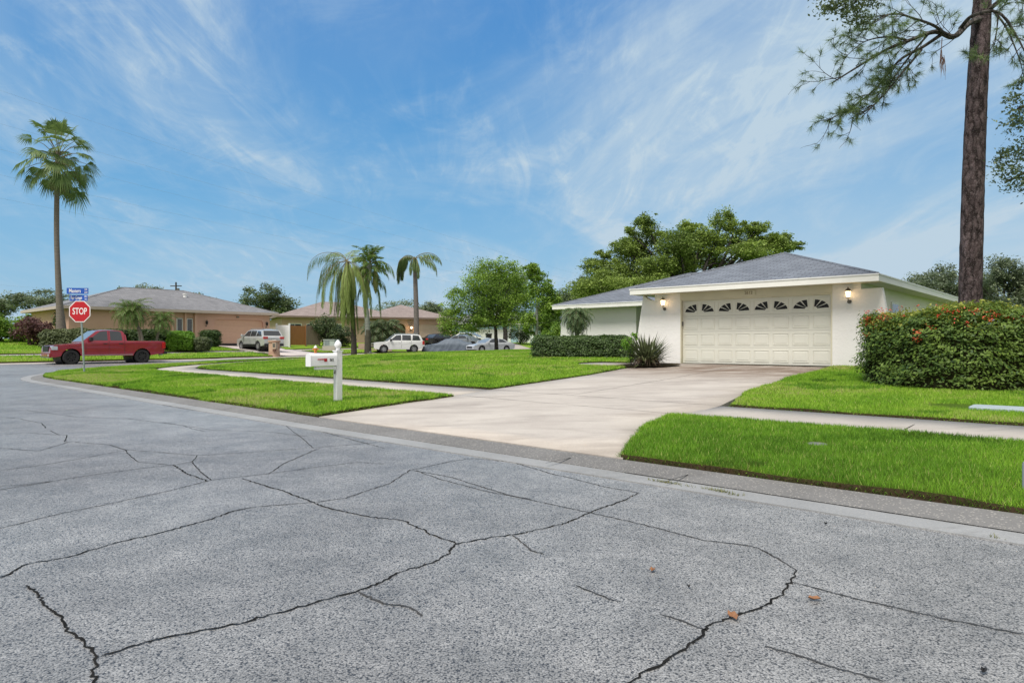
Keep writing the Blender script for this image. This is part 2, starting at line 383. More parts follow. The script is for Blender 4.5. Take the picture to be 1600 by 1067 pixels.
# ------------------------------------------------------------ street lines and terrain
def offs(P, d):
    P = np.array(P, float); T = np.gradient(P, axis=0); T /= np.linalg.norm(T, axis=1)[:, None]
    return P + np.c_[-T[:, 1], T[:, 0]]*d          # positive: to the left of travel
def resample(P, step):
    P = np.array(P, float); s = np.r_[0, np.cumsum(np.linalg.norm(np.diff(P, axis=0), axis=1))]
    t = np.linspace(0, s[-1], max(2, int(s[-1]/step)+1))
    return np.c_[np.interp(t, s, P[:, 0]), np.interp(t, s, P[:, 1])]
def catmull(P, n=10):
    P = [np.array(p, float) for p in P]; P = [2*P[0]-P[1]] + P + [2*P[-1]-P[-2]]; out = []
    for i in range(1, len(P)-2):
        for t in np.linspace(0, 1, n, endpoint=False):
            a, b, c, d = P[i-1:i+3]
            out.append(.5*((2*b)+(c-a)*t+(2*a-5*b+4*c-d)*t*t+(3*b-a-3*c+d)*t**3))
    out.append(P[-2]); return np.array(out)
# near block kerb, walked from far right round the corner and off along the cross street
arc = []
c0 = (-25.8, 16.2)                                    # centre of the corner in (u, v); radius 10.2 -> along v=6, then u=-36
for k in range(0, 13):
    a = math.pi*1.5 - k/12*math.pi/2
    arc.append(UV(c0[0]+10.0*math.cos(a), c0[1]+10.2*math.sin(a)))
_r = [(-11.6, 44.0), (-8.6, 48.5), (-7.4, 54), (-5.8, 58.8), (-2.0, 61.6), (6, 62.6), (30, 63.5), (90, 66)]
NB = np.vstack([[UV(45, 6)], [UV(u, 6) for u in (30, 20, 12, 6, 0, -6, -12, -18, -22)], np.array(arc), [UV(-35.8, 18.5)], catmull([UV(-35.8, 20.5)]+_r, 6)])
NB = resample(NB, .8)
FCc = catmull([UV(-44.4, -30), UV(-44.4, -10), UV(-44.4, 5), UV(-44.4, 14), UV(-44.2, 19), (-19.4, 46.6), (-16.2, 51), (-14.9, 56), (-13.4, 62), (-10.5, 67.2), (-5, 69.6), (6, 70.4), (30, 71.5), (90, 74)], 6)
FCc = resample(FCc, .8)
def inpoly(X, Y, P):
    P = np.asarray(P); r = np.zeros(X.shape, bool); n = len(P); j = n-1
    for i in range(n):
        xi, yi, xj, yj = P[i, 0], P[i, 1], P[j, 0], P[j, 1]
        if yi != yj:
            c = ((yi > Y) != (yj > Y)) & (X < (xj-xi)*(Y-yi)/(yj-yi)+xi); r ^= c
        j = i
    return r
def pdist(X, Y, P):
    d = np.full(X.shape, 1e9)
    for a, b in zip(P[:-1], P[1:]):
        ab = b-a; t = np.clip(((X-a[0])*ab[0]+(Y-a[1])*ab[1])/(ab@ab), 0, 1)
        d = np.minimum(d, np.hypot(X-a[0]-t*ab[0], Y-a[1]-t*ab[1]))
    return d
NBpoly = np.vstack([NB, [(90, 30)]])
FCpoly = np.vstack([FCc, [(700, 80), (700, 900), (-900, 900), (-900, -60)]])
NBs, FCs = resample(NB, 3.0), resample(FCc, 3.0)
_k = int(np.argmin(np.hypot(NB[:, 0]-UV(-32.9, 9)[0], NB[:, 1]-UV(-32.9, 9)[1])))
NBfr, NBsd = resample(NB[:_k+1], 3.0), resample(NB[_k:], 3.0)
def rise(Y): return .0065*np.clip(Y-10, 0, 75)
def terr(X, Y):
    X = np.atleast_1d(np.asarray(X, float)); Y = np.atleast_1d(np.asarray(Y, float))
    h = rise(Y)
    a = inpoly(X, Y, NBpoly); b = inpoly(X, Y, FCpoly)
    if a.any():
        d = pdist(X[a], Y[a], NBfr); e = pdist(X[a], Y[a], NBsd)
        h[a] += np.minimum(np.interp(d, [0, 1, 4.5, 9.5, 14.5, 17, 20, 40], [.07, .11, .18, .34, .555, .66, .70, .72]),
                           np.interp(e, [0, 1, 3.5, 6, 10, 14.5, 17, 20, 40], [.07, .13, .34, .50, .58, .62, .66, .70, .72]))
    if b.any():
        d = pdist(X[b], Y[b], FCs); k = np.interp(X[b], [-14, 10], [1, .55])
        h[b] += .07 + k*np.interp(d, [0, 3.5, 5, 15, 30, 80], [.0, .26, .36, 1.05, 1.25, 1.3])
    return h
def H(x, y): return float(terr(x, y)[0])
def G(px, py, z=None, it=6):
    """the ground point seen at a photo pixel"""
    zz = .1 if z is None else z; D = 20
    for _ in range(60 if z is None else 1):
        D = (CH-zz)*F/max(py-HY, .5)
        if z is None: zz = .5*zz + .5*H((px-800)/F*D, D)
    return ((px-800)/F*D, D)
def at(px, D): return ((px-800)/F*D, D)
def zat(py, D): return CH + (HY-py)/F*D
def sheet(name, poly, zo, m, step=1.0, skirt=0, kind='structure', parent=None, zf=None, skm=None):
    bm = bmesh.new(); P = np.array([tuple(p) for p in poly], float)
    lo, hi = P.min(0), P.max(0); gx, gy = np.meshgrid(np.arange(lo[0]+step/2, hi[0], step), np.arange(lo[1]+step/2, hi[1], step)); gx, gy = gx.ravel(), gy.ravel()
    i = inpoly(gx, gy, P); gx, gy = gx[i], gy[i]
    if len(gx): i = pdist(gx, gy, np.vstack([P, P[:1]])) > step*.3; gx, gy = gx[i], gy[i]
    V2 = [Vector(p) for p in P] + [Vector(p) for p in zip(gx, gy)]
    r = delaunay_2d_cdt(V2, [], [list(range(len(P)))], 1, 1e-4)
    vs = [bm.verts.new((v.x, v.y, 0)) for v in r[0]]
    for f in r[2]:
        try: bm.faces.new([vs[k] for k in f])
        except ValueError: pass
    bm.verts.ensure_lookup_table()
    X = np.array([v.co.x for v in bm.verts]); Y = np.array([v.co.y for v in bm.verts])
    Z = (zf or terr)(X, Y)
    for v, z in zip(bm.verts, Z): v.co.z = z+zo
    bmesh.ops.recalc_face_normals(bm, faces=bm.faces)
    if sum(f.normal.z for f in bm.faces) < 0: bmesh.ops.reverse_faces(bm, faces=bm.faces)
    for f in bm.faces: f.smooth = True
    if skirt:
        be = [e for e in bm.edges if e.is_boundary]
        r = bmesh.ops.extrude_edge_only(bm, edges=be)
        for v in r['geom']:
            if isinstance(v, bmesh.types.BMVert): v.co.z -= skirt
        for v in r['geom']:
            if isinstance(v, bmesh.types.BMFace): v.material_index = 1; v.smooth = False
    me = bpy.data.meshes.new(name); bm.to_mesh(me); bm.free()
    o = link(name, me, m, parent)
    if skirt: me.materials.append(skm or M_['soil'])
    return tag(o, kind=kind)
def jit(P, a=.03, step=.25):
    P = resample(np.vstack([P, P[:1]]), step)[:-1]
    n = rng.normal(0, a, (len(P), 2)); n = (n*1.4+np.roll(n, 1, 0)+np.roll(n, -1, 0))/1.7
    return P+n
# ground to the horizon
def ground():
    r = np.r_[-700, -400, -250, -160, -110, np.arange(-80, 82, 2.0), 110, 160, 250, 400, 700]; q = np.r_[-20, -10, np.arange(-6, 130, 2.0), 145, 170, 210, 280, 400, 900]
    X, Y = np.meshgrid(r, q); x, y = X.ravel(), Y.ravel(); z = terr(x, y)
    ina = inpoly(x, y, NBpoly); inb = inpoly(x, y, FCpoly)
    z = z - .35
    nx, ny = len(r), len(q)
    fs = [(j*nx+i, j*nx+i+1, (j+1)*nx+i+1, (j+1)*nx+i) for j in range(ny-1) for i in range(nx-1)]
    mb = MB(); mb.v = list(zip(x, y, z)); mb.f = fs
    o = mb.build('ground', M_['farlawn'], fix=False); o.data.polygons.foreach_set('use_smooth', [True]*len(o.data.polygons)); tag(o, kind='structure')
ground()
# road: one sheet under the kerbs
rd = [UV(45, 6), UV(45, -16), UV(-44.4, -16)]
road_poly = [UV(45, -14), ] + [tuple(p) for p in NB] + [tuple(p) for p in FCc[::-1]] 
sheet('road', road_poly, 0, M_['asphalt'], 3.0, zf=lambda X, Y: rise(Y))
# gutter pan and kerb strip along both lines
def strip(name, P, d0, d1, z0, z1, m, lip=.0):
    """ribbon between two offsets of a line (d positive: away from the block, onto the road)"""
    A, B = offs(P, d0), offs(P, d1); mb = MB(); n = len(P)
    vs = []
    for i in range(n):
        r = float(rise(A[i, 1])); r2 = float(rise(B[i, 1]))
        vs += [(A[i, 0], A[i, 1], r+z0), (B[i, 0], B[i, 1], r2+z1), (B[i, 0], B[i, 1], r2+z1-.12), (A[i, 0], A[i, 1], r-.12)]
    fs = []
    for i in range(n-1):
        a = 4*i; fs += [(a, a+1, a+5, a+4), (a+1, a+2, a+6, a+5), (a+3, a, a+4, a+7)]
    mb.add(vs, fs); return tag(mb.build(name, m, sm=30), kind='structure')
NBf = resample(NB, .5)
# walking direction of NB: block lies to the right, so the road is to the left (positive offset)
strip('curb', NBf, .0, .34, .075, .022, M_['curb'])
strip('gutter', NBf, .342, .62, .016, .010, M_['gutter'])
FCf = resample(FCc, .8)
strip('curb', FCf, .0, -.36, .075, .02, M_['walk'])
strip('gutter', FCf, -.362, -.62, .014, .008, M_['gutter'])
def off_in(P, d): return offs(P, -d)                # into the near block
# driveway edges in (u, v)
DL = [(-9.75, 6.02), (-10.35, 9.7), (-10.6, 11.0), (-11.0, 15.5), (-11.35, 18.0), (-11.7, 18.35)]
DR = [(-3.85, 6.02), (-4.6, 7.6), (-5.15, 9.6), (-5.02, 10.2), (-5.05, 11.0), (-5.5, 13.2), (-5.75, 15.5), (-5.9, 17.5), (-5.9, 20.45)]
drive = [UV(*p) for p in DL] + [UV(-12.3, 18.4), UV(-12.6, 20.4)] + [UV(*p) for p in DR[::-1]]
sheet('driveway', drive, .012, M_['drive'], 1.0, skirt=.1, skm=M_['drive'])
# walk to the entry, left of the garage
sheet('path', [UV(-12.32, 18.42), UV(-13.6, 18.5), UV(-14.1, 19.2), UV(-13.6, 19.9), UV(-12.58, 19.9)], .008, M_['walk'], 1.5, skirt=.1, skm=M_['walk'])
# sidewalks
iu = [i for i, p in enumerate(NB)]
def band(P, d0, d1):
    return [tuple(p) for p in off_in(P, d0)] + [tuple(p) for p in off_in(P, d1)[::-1]]
uc = NB@UD
def upart(lo, hi):
    """stretch of the kerb line with street coordinate between lo and hi on the straight"""
    s = NB[(NB@VD < 6.6) & (uc >= lo) & (uc <= hi)]
    if lo > -20: return np.vstack([[UV(hi, 6)], s[1:-1] if len(s) > 2 else s, [UV(lo, 6)]])
    return s
w_right = [UV(-5.1, 9.62), UV(44, 9.62), UV(44, 11.0), UV(-5.03, 11.0)]
sheet('sidewalk', w_right, .010, M_['walk'], 2, skirt=.1, skm=M_['walk'])
left_line = np.vstack([[UV(-10.36, 6)], NB[(uc < -10.8) & (np.arange(len(NB)) < len(NB)-60)]])
sheet('sidewalk', band(left_line, 3.62, 5.0), .010, M_['walk'], 2, skirt=.1, skm=M_['walk'])
# lawns
LZ = .042
def lawn(name, poly, m='lawn', j=.025, z=LZ, step=1.0):
    P = jit(np.array(poly), j) if j else np.array(poly)
    sheet(name, P, z, M_[m], step, skirt=.14); return P
vr = [UV(-3.9, 6.06), UV(-4.6, 7.6), UV(-5.1, 9.45), UV(40, 9.5), UV(40, 6.06)]
VRp = lawn('lawn', vr, j=.03)
cl = [UV(*p) for p in DR[4:]]
RLp = lawn('lawn', [UV(-4.95, 11.1)] + cl[1:] + [UV(-4.3, 20.55), UV(-4.3, 60), UV(40, 60), UV(40, 11.1)], j=.03, step=2)
ll2 = np.vstack([[UV(-9.8, 6)], NB[(uc < -10.2) & (np.arange(len(NB)) < len(NB)-60)]])
q = [tuple(p) for p in off_in(ll2, .06)] + [tuple(p) for p in off_in(ll2, 3.52)[::-1]]
q[0] = UV(-9.80, 6.06); q[-1] = UV(-10.28, 9.5)
VLp = lawn('lawn', q, j=.03)
ml = off_in(left_line, 5.12)
mlp = [UV(-10.65, 11.12)] + [tuple(p) for p in ml[1:]] 
end = NB[len(NB)-60:]; endo = off_in(end, .1)
mlp += [tuple(p) for p in endo[4:]] + [(88, 40), UV(-12.7, 60), UV(-12.7, 20.0), UV(-13.65, 19.95), UV(-14.15, 19.2), UV(-13.65, 18.42), UV(-11.75, 18.32), UV(-11.38, 18.0), UV(-11.04, 15.5)]
MLp = lawn('lawn', mlp, j=0, step=2)
# far side of the cross street
FR = FCc
f_walk0, f_walk1 = offs(FR, 3.6), offs(FR, 4.9)
dv = (25.3, 31.4)                                   # driveway of the tan house along v
def seg(P, lo, hi):
    v = P@VD; return P[(v >= lo) & (v <= hi) & (np.arange(len(P)) < len(P)-70)]
A = seg(FR, -40, dv[0])
sheet('sidewalk', [tuple(p) for p in offs(FR, 3.6)] + [tuple(p) for p in offs(FR, 4.9)[::-1]], .03, M_['walk'], 3, skirt=.1, skm=M_['walk'])
FL = []
for lo, hi in ((-40, dv[0]), (dv[1], 300)):
    v = FR@VD; sel = (v >= lo) & (v <= hi) | ((np.arange(len(FR)) > len(FR)-70) & (hi > 200))
    s = FR[sel]
    a, b = offs(s, .05), offs(s, 3.5)
    FL.append(lawn('lawn', [tuple(p) for p in a] + [tuple(p) for p in b[::-1]], 'farlawn', j=0, z=.08, step=2))
s = FR[(FR@VD < dv[0]) & (np.arange(len(FR)) < 80)]
a = offs(s, 5.0); FL.append(lawn('lawn', [tuple(p) for p in a] + [UV(-57.0, 24.6), UV(-130, 22), UV(-130, -35)], 'farlawn', j=0, z=.08, step=3))
v = FR@VD; s = FR[(v > dv[1]) | (np.arange(len(FR)) > len(FR)-70)]
a = offs(s, 5.0); FL.append(lawn('lawn', [tuple(p) for p in a] + [(90, 200), (-100, 200), UV(-57.0, 31)], 'farlawn', j=0, z=.08, step=4))
fdrive = [(-17.15, 49.8), UV(-49, 25.9), UV(-57.2, 24.6), UV(-57.2, 30.6), UV(-50.5, 30.4), (-15.1, 55.3), (-16.0, 52)]
sheet('driveway', fdrive, .05, mat('pale_pink_concrete', (.56, .50, .48), (.50, .44, .42), rough=.7), 1.5, skirt=.1, skm=M_['walk'])
for pl in ([(-10.6, 68.2), (-11.6, 78.6), (-8.4, 80.4), (-3.6, 70.2)], [(-3.0, 70.6), (-5.0, 92), (-.3, 92.4), (2.6, 70.9)]):
    sheet('driveway', pl, .11, M_['walk'], 2, skirt=.1, skm=M_['walk'])
# joints and cracks: thin ribbons lying on the slabs
def ribbon(mb, pts, w, zo, wob=.012, step=.05, zf=None):
    P = resample(pts, step); n = len(P)
    o = np.cumsum(rng.normal(0, wob*.5, (n, 2)), 0); t = np.linspace(0, 1, n)[:, None]; o = (o-(o[0]*(1-t)+o[-1]*t))*.32 + rng.normal(0, wob*.30, (n, 2)); o[0] = o[-1] = 0
    P = P+o; T = np.gradient(P, axis=0); T /= np.maximum(np.linalg.norm(T, axis=1)[:, None], 1e-6); Nn = np.c_[-T[:, 1], T[:, 0]]
    ww = w*(.55+.9*rng.random(n))[:, None]*np.minimum(1, np.minimum(np.arange(n), np.arange(n)[::-1])/4+.6)[:, None]
    A, B = P+Nn*ww/2, P-Nn*ww/2
    Z = (zf or (lambda X, Y: rise(Y)))(P[:, 0], P[:, 1]) + zo
    vs = []
    for i in range(n): vs += [(A[i, 0], A[i, 1], Z[i]), (B[i, 0], B[i, 1], Z[i])]
    mb.add(vs, [(2*i, 2*i+1, 2*i+3, 2*i+2) for i in range(n-1)])
CR = {
 'wide': [
  [(960,1085),(978,1067),(1010,1048),(1060,1020),(1105,990),(1110,978),(1150,962),(1185,950),(1222,930),(1240,900),(1243,890)],
  [(998,770),(975,782),(930,798),(890,815),(850,826),(800,836),(760,842),(717,851),(700,868),(660,885),(620,895),(600,908),(560,925),(500,940),(440,955),(380,972),(320,984),(260,996),(200,1012),(157,1026)],
  [(40,915),(60,925),(75,950),(95,968),(108,985),(135,1000),(152,1015),(157,1026),(150,1045),(146,1090)],
  [(717,851),(680,838),(640,820),(625,813),(590,810),(545,802),(520,795),(490,785),(470,777),(440,765),(410,755),(378,748)],
  [(0,903),(40,882),(100,872),(170,850),(250,832),(330,810),(365,798),(400,792)],
  [(270,727),(290,740),(325,752)], [(285,665),(300,670),(320,674)], [(65,662),(72,670),(92,680),(105,680),(100,690),(130,692)]],
 'thin': [
  [(1243,890),(1210,870),(1195,860),(1165,852),(1100,845),(1010,822),(915,800),(800,775),(700,745),(645,735)],
  [(1238,910),(1300,925),(1360,940),(1450,960),(1600,992),(1680,1010)],
  [(490,785),(540,778),(580,765),(610,755),(640,735),(700,722),(740,716)],
  [(400,792),(450,788),(490,785)],
  [(-60,840),(0,825),(80,805),(170,787),(250,770),(330,750),(420,740),(490,730),(560,722),(600,725)],
  [(-60,775),(0,765),(80,752),(160,740),(230,731),(270,727)],
  [(0,650),(30,655),(65,662)], [(130,692),(170,695),(195,703),(250,707),(308,712),(400,706),(490,700),(600,690)],
  [(308,712),(300,722),(270,727)],
  [(900,915),(950,935),(970,940)], [(1030,960),(1060,968),(1105,985)], [(1195,1010),(1280,1035),(1380,1065)],
  [(0,680),(40,676),(92,680)], [(195,703),(215,722),(270,727)], [(380,640),(440,660),(490,700)], [(600,690),(660,680),(700,690)], [(740,716),(800,722),(870,742),(940,760),(998,770)], [(560,925),(600,945),(640,950),(660,962)], [(800,836),(830,860),(850,866)], [(0,735),(60,728),(130,716),(200,703)], [(420,740),(440,725),(470,712),(500,700)], [(330,750),(310,735),(300,722)], [(700,690),(740,700),(800,712),(850,722)], [(650,735),(690,750),(760,768),(830,780)], [(40,640),(120,650),(200,655),(285,665)], [(250,660),(330,672),(420,675),(480,682)], [(0,760),(40,757),(80,752)],
  [(180,620),(300,640),(430,655),(560,690),(600,700)], [(0,700),(60,705),(110,690)], [(100,640),(220,632),(300,628)]]}
for k, (m, w, wb) in {'wide': ('crack', .012, .017), 'thin': ('faint', .0105, .012)}.items():
    mb = MB()
    for ln in CR[k]:
        pts = [G(x, y, 0 if y > 650 else .03) for x, y in ln]
        ribbon(mb, pts, w, .004, wb, step=.025 if max(p[1] for p in ln) > 740 else .06)
    tag(mb.build('road_crack', M_[m], fix=False), kind='structure')
mb = MB()
zc = lambda X, Y: terr(X, Y)
for a, b in [((-10.35, 9.7), (-5.15, 9.62)), ((-10.6, 11.0), (-5.05, 11.0)), ((-11.05, 15.4), (-5.75, 15.4)), ((-8.3, 11), (-8.6, 20.4))]:
    ribbon(mb, [UV(*a), UV(*b)], .012, .017, .001, .2, zc)
for u in (-2.0, 1.4, 4.6, 8, 11): ribbon(mb, [UV(u, 9.62), UV(u, 11.0)], .012, .015, .001, .2, zc)
tag(mb.build('slab_joint', M_['crack'], fix=False), kind='structure')
mb = MB()
for u in (-4.4, -3.0, .2, 3.4, 6.6, -12.5, -18): ribbon(mb, [UV(u, 6.0), UV(u, 5.40)], .012, .062 if False else .05, .001, .1)
ribbon(mb, [UV(-3.6, 5.655), UV(8, 5.655)], .014, .022, .003, .1); ribbon(mb, [UV(0.5, 5.385), UV(1.8, 5.375)], .02, .012, .004, .05)
tag(mb.build('slab_joint', M_['crack'], fix=False), kind='structure')

# ------------------------------------------------------------ grass blades (uncountable: one object per lawn)
def toned(me, t):
    a = me.attributes.new('tone', 'FLOAT', 'POINT'); a.data.foreach_set('value', np.asarray(t, np.float32))
def tri_mesh(name, V, per, m, tone, parent=None):
    """V (n*per, 3) loose faces of `per` corners"""
    n = len(V)//per; me = bpy.data.meshes.new(name)
    me.vertices.add(len(V)); me.vertices.foreach_set('co', V.astype(np.float32).ravel())
    me.loops.add(len(V)); me.loops.foreach_set('vertex_index', np.arange(len(V), dtype=np.int32))
    me.polygons.add(n); me.polygons.foreach_set('loop_start', np.arange(0, len(V), per, dtype=np.int32))
    me.update(calc_edges=True); toned(me, np.repeat(tone, per))
    return link(name, me, m, parent)
def fnoise(x, y, seed, scale):
    r = np.random.default_rng(seed); g = r.random((64, 64)); x = x/scale; y = y/scale
    i, j = np.floor(x).astype(int), np.floor(y).astype(int); u, w = x-i, y-j; u = u*u*(3-2*u); w = w*w*(3-2*w)
    q = lambda a, b: g[a % 64, b % 64]
    return (q(i, j)*(1-u)+q(i+1, j)*u)*(1-w)+(q(i, j+1)*(1-u)+q(i+1, j+1)*u)*w
def blades(name, P, ymax, label, k=1.0, h=.055, holes=(), z=LZ, dmax=4200):
    P = np.asarray(P); lo, hi = P.min(0), P.max(0); hi = np.minimum(hi, [60, ymax]); lo = np.maximum(lo, [-45, 3.2]); out = []
    ys = lo[1]
    while ys < hi[1]:
        ye = min(hi[1], ys*1.22); D = ys
        w = max(.0065, .00125*D); dens = min(dmax, k*1.0/(w*h*.5)*(1 if D < 9 else .75))
        xa, xb = max(lo[0], -.86*ye-1.5), min(hi[0], .86*ye+2.0)
        if xb > xa:
            n = int(dens*(xb-xa)*(ye-ys)); x = rng.uniform(xa, xb, n); y = rng.uniform(ys, ye, n)
            i = inpoly(x, y, P)
            for hx, hy, hr in holes: i &= (np.hypot(x-hx, y-hy) > hr*(.8+.4*rng.random(n)))
            x, y = x[i], y[i]; out.append(np.c_[x, y, np.full(len(x), w)])
        ys = ye
    A = np.vstack(out); ni = len(A)
    Q = resample(np.vstack([P, P[:1]]), .02); T_ = np.gradient(Q, axis=0); T_ /= np.maximum(np.linalg.norm(T_, axis=1)[:, None], 1e-6); No = np.c_[T_[:, 1], -T_[:, 0]]
    area = .5*(np.dot(P[:, 0], np.roll(P[:, 1], -1))-np.dot(P[:, 1], np.roll(P[:, 0], -1))); No *= 1 if area > 0 else -1
    ok = (Q[:, 1] > 3.2) & (Q[:, 1] < min(ymax, 32)) & (np.abs(Q[:, 0]) < .86*Q[:, 1]+2); Q, No = Q[ok], No[ok]
    if len(Q):
        rep = np.clip((9/np.maximum(Q[:, 1], 4)*3.2), 1, 6); kk = np.repeat(np.arange(len(Q)), np.ceil(rep).astype(int)); qe = Q[kk]+rng.normal(0, .012, (len(kk), 2)); oe = No[kk]
        A = np.vstack([A, np.c_[qe, np.maximum(.0065, .00125*qe[:, 1])]])
    x, y, w = A.T; n = len(x); Z = terr(x, y)+z
    a = rng.uniform(0, 2*math.pi, n); hh = h*(.55+.75*rng.random(n))*(.8+.4*fnoise(x, y, 3, .6))
    lean = rng.uniform(.1, .9, n)*hh; b = rng.uniform(0, 2*math.pi, n)
    dx, dy = np.cos(a)*w/2, np.sin(a)*w/2
    V = np.empty((n, 3, 3))
    V[:, 0] = np.c_[x-dx, y-dy, Z-.01]; V[:, 1] = np.c_[x+dx, y+dy, Z-.01]
    V[:, 2] = np.c_[x+np.cos(b)*lean, y+np.sin(b)*lean, Z+hh]
    if n > ni:
        m_ = n-ni; r_ = rng.random(m_); out_ = oe*(.012+.03*r_)[:, None]; zz_ = Z[ni:]-.06*rng.random(m_)
        V[ni:, 0, 2] = zz_; V[ni:, 1, 2] = zz_; V[ni:, 2] = np.c_[x[ni:]+out_[:, 0]+rng.normal(0, .012, m_), y[ni:]+out_[:, 1]+rng.normal(0, .012, m_), zz_+rng.uniform(-.02, .045, m_)]
    dist = np.hypot(x, y)
    t = .30*rng.random(n)+.42*fnoise(x, y, 5, 1.3)+.22*fnoise(x, y, 8, .28)+.06 + np.clip((dist-7)/24, 0, .27)
    t = np.where(fnoise(x, y, 21, .9)+.35*fnoise(x, y, 22, .2) > 1.02, t*.5, t); t = np.where(rng.random(n) < .06, .97+.03*rng.random(n), t); t = t-.16*(fnoise(x, y, 31, 2.6) < .3)
    t[ni:] -= .22
    o = tri_mesh(name, V.reshape(-1, 3), 3, M_['grass'], np.clip(t, 0, 1))
    return tag(o, kind='stuff', label=label, cat='grass')
# ------------------------------------------------------------ leaves, crowns, palms
def rand_unit(n):
    v = rng.normal(size=(n, 3)); return v/np.linalg.norm(v, axis=1)[:, None]
def leaves(name, C, size, tone, m, parent=None, flat=.4, asp=.5, out=None):
    """loose diamond leaves at the points C; `out` optional facing directions"""
    n = len(C); nr = rand_unit(n); nr[:, 2] = np.abs(nr[:, 2])+flat
    if out is not None: nr = nr*.55 + out*1.0
    nr /= np.linalg.norm(nr, axis=1)[:, None]
    t = np.cross(nr, rand_unit(n)); t /= np.linalg.norm(t, axis=1)[:, None]; b = np.cross(nr, t)
    s = np.asarray(size)*(.6+.8*rng.random(n)); s = s[:, None]
    V = np.empty((n, 4, 3)); V[:, 0] = C-t*s*.5; V[:, 1] = C+b*s*asp*.5; V[:, 2] = C+t*s*.5; V[:, 3] = C-b*s*asp*.5
    return tri_mesh(name, V.reshape(-1, 3), 4, m, np.clip(tone, 0, 1), parent)
def clump_points(blobs, n, clumps=14, cr=.30, tone0=.45, shell=.75):
    """points gathered in many small clumps near the skin of each blob (x, y, z, rx, ry, rz)"""
    B = np.array(blobs, float); w = B[:, 3]*B[:, 4]*B[:, 5]; w = w**.55; w /= w.sum(); out = []; tn = []
    for b, f in zip(B, w):
        k = max(4, int(clumps*len(B)*f)); m = int(n*f/k)+1
        d = rand_unit(k); r = (shell+(1-shell)*rng.random(k))*(.35+.65*rng.random(k)**.5)
        cc = b[:3] + d*b[3:6]*r[:, None]
        bt = rng.normal(0, .10)
        for q_, c in enumerate(cc):
            s = b[3:6]*cr*(.6+.8*rng.random())
            if rng.random() < .22: c = b[:3]+(c-b[:3])*rng.uniform(1.15, 1.5); s = s*.42; mm = max(4, m//4)
            else: mm = m
            p = c + np.clip(rng.normal(size=(mm, 3)), -2.3, 2.3)*s*.55*(1, 1, .85)
            out.append(p); tn.append(np.full(mm, tone0+bt+rng.normal(0, .17))+rng.normal(0, .12, mm))
    return np.vstack(out), np.concatenate(tn)
def limb(mb, a, b, r0, r1, n=6, seg=6, sag=.15):
    a, b = Vector(a), Vector(b); L = (b-a).length; pts = []; rr = []
    k = Vector((random.uniform(-1, 1), random.uniform(-1, 1), random.uniform(-.2, 1)))*L*sag
    for i in range(seg+1):
        t = i/seg; p = a.lerp(b, t) + k*math.sin(math.pi*t)*.6 + Vector((random.uniform(-1, 1), random.uniform(-1, 1), 0))*L*.012*(0 < i < seg)
        pts.append(p); rr.append(r0+(r1-r0)*t**.8)
    mb.tube(pts, rr, n); return pts
def broadleaf(name, x, y, blobs, n, size, m, bk, trunk_r, label, cat='tree', group=None, fork=.30, clumps=14, cr=.3, tone0=.45, z=None, twigs=3):
    """blobs are relative to the base"""
    z = H(x, y)-.05 if z is None else z
    e = empty(name, (x, y, z), 0, label, cat, group)
    B = np.array(blobs, float); cen = B[:, :3].mean(0); top = B[:, 2].max()
    mb = MB(); fk = Vector((cen[0]*.15, cen[1]*.15, top*fork)); limb(mb, (0, 0, -.1), fk, trunk_r*1.15, trunk_r*.8, 9, 5, .04)
    for b in B:
        c = Vector(b[:3]); k = fk.lerp(c, .96)
        p = limb(mb, fk, k, trunk_r*.55, trunk_r*.10, 6, 6, .12)
        for _ in range(twigs):
            q = p[random.randint(2, 5)]; d = Vector(rand_unit(1)[0]); d.z = abs(d.z)*.7
            limb(mb, q, q+Vector((d.x*b[3], d.y*b[4], d.z*b[5]))*.85, trunk_r*.16, trunk_r*.03, 4, 4, .1)
    mb.build('trunk', bk, e, sm=60)
    C, t = clump_points(blobs, n, clumps, cr, tone0)
    leaves('crown', C, size, t, m, e)
    return e
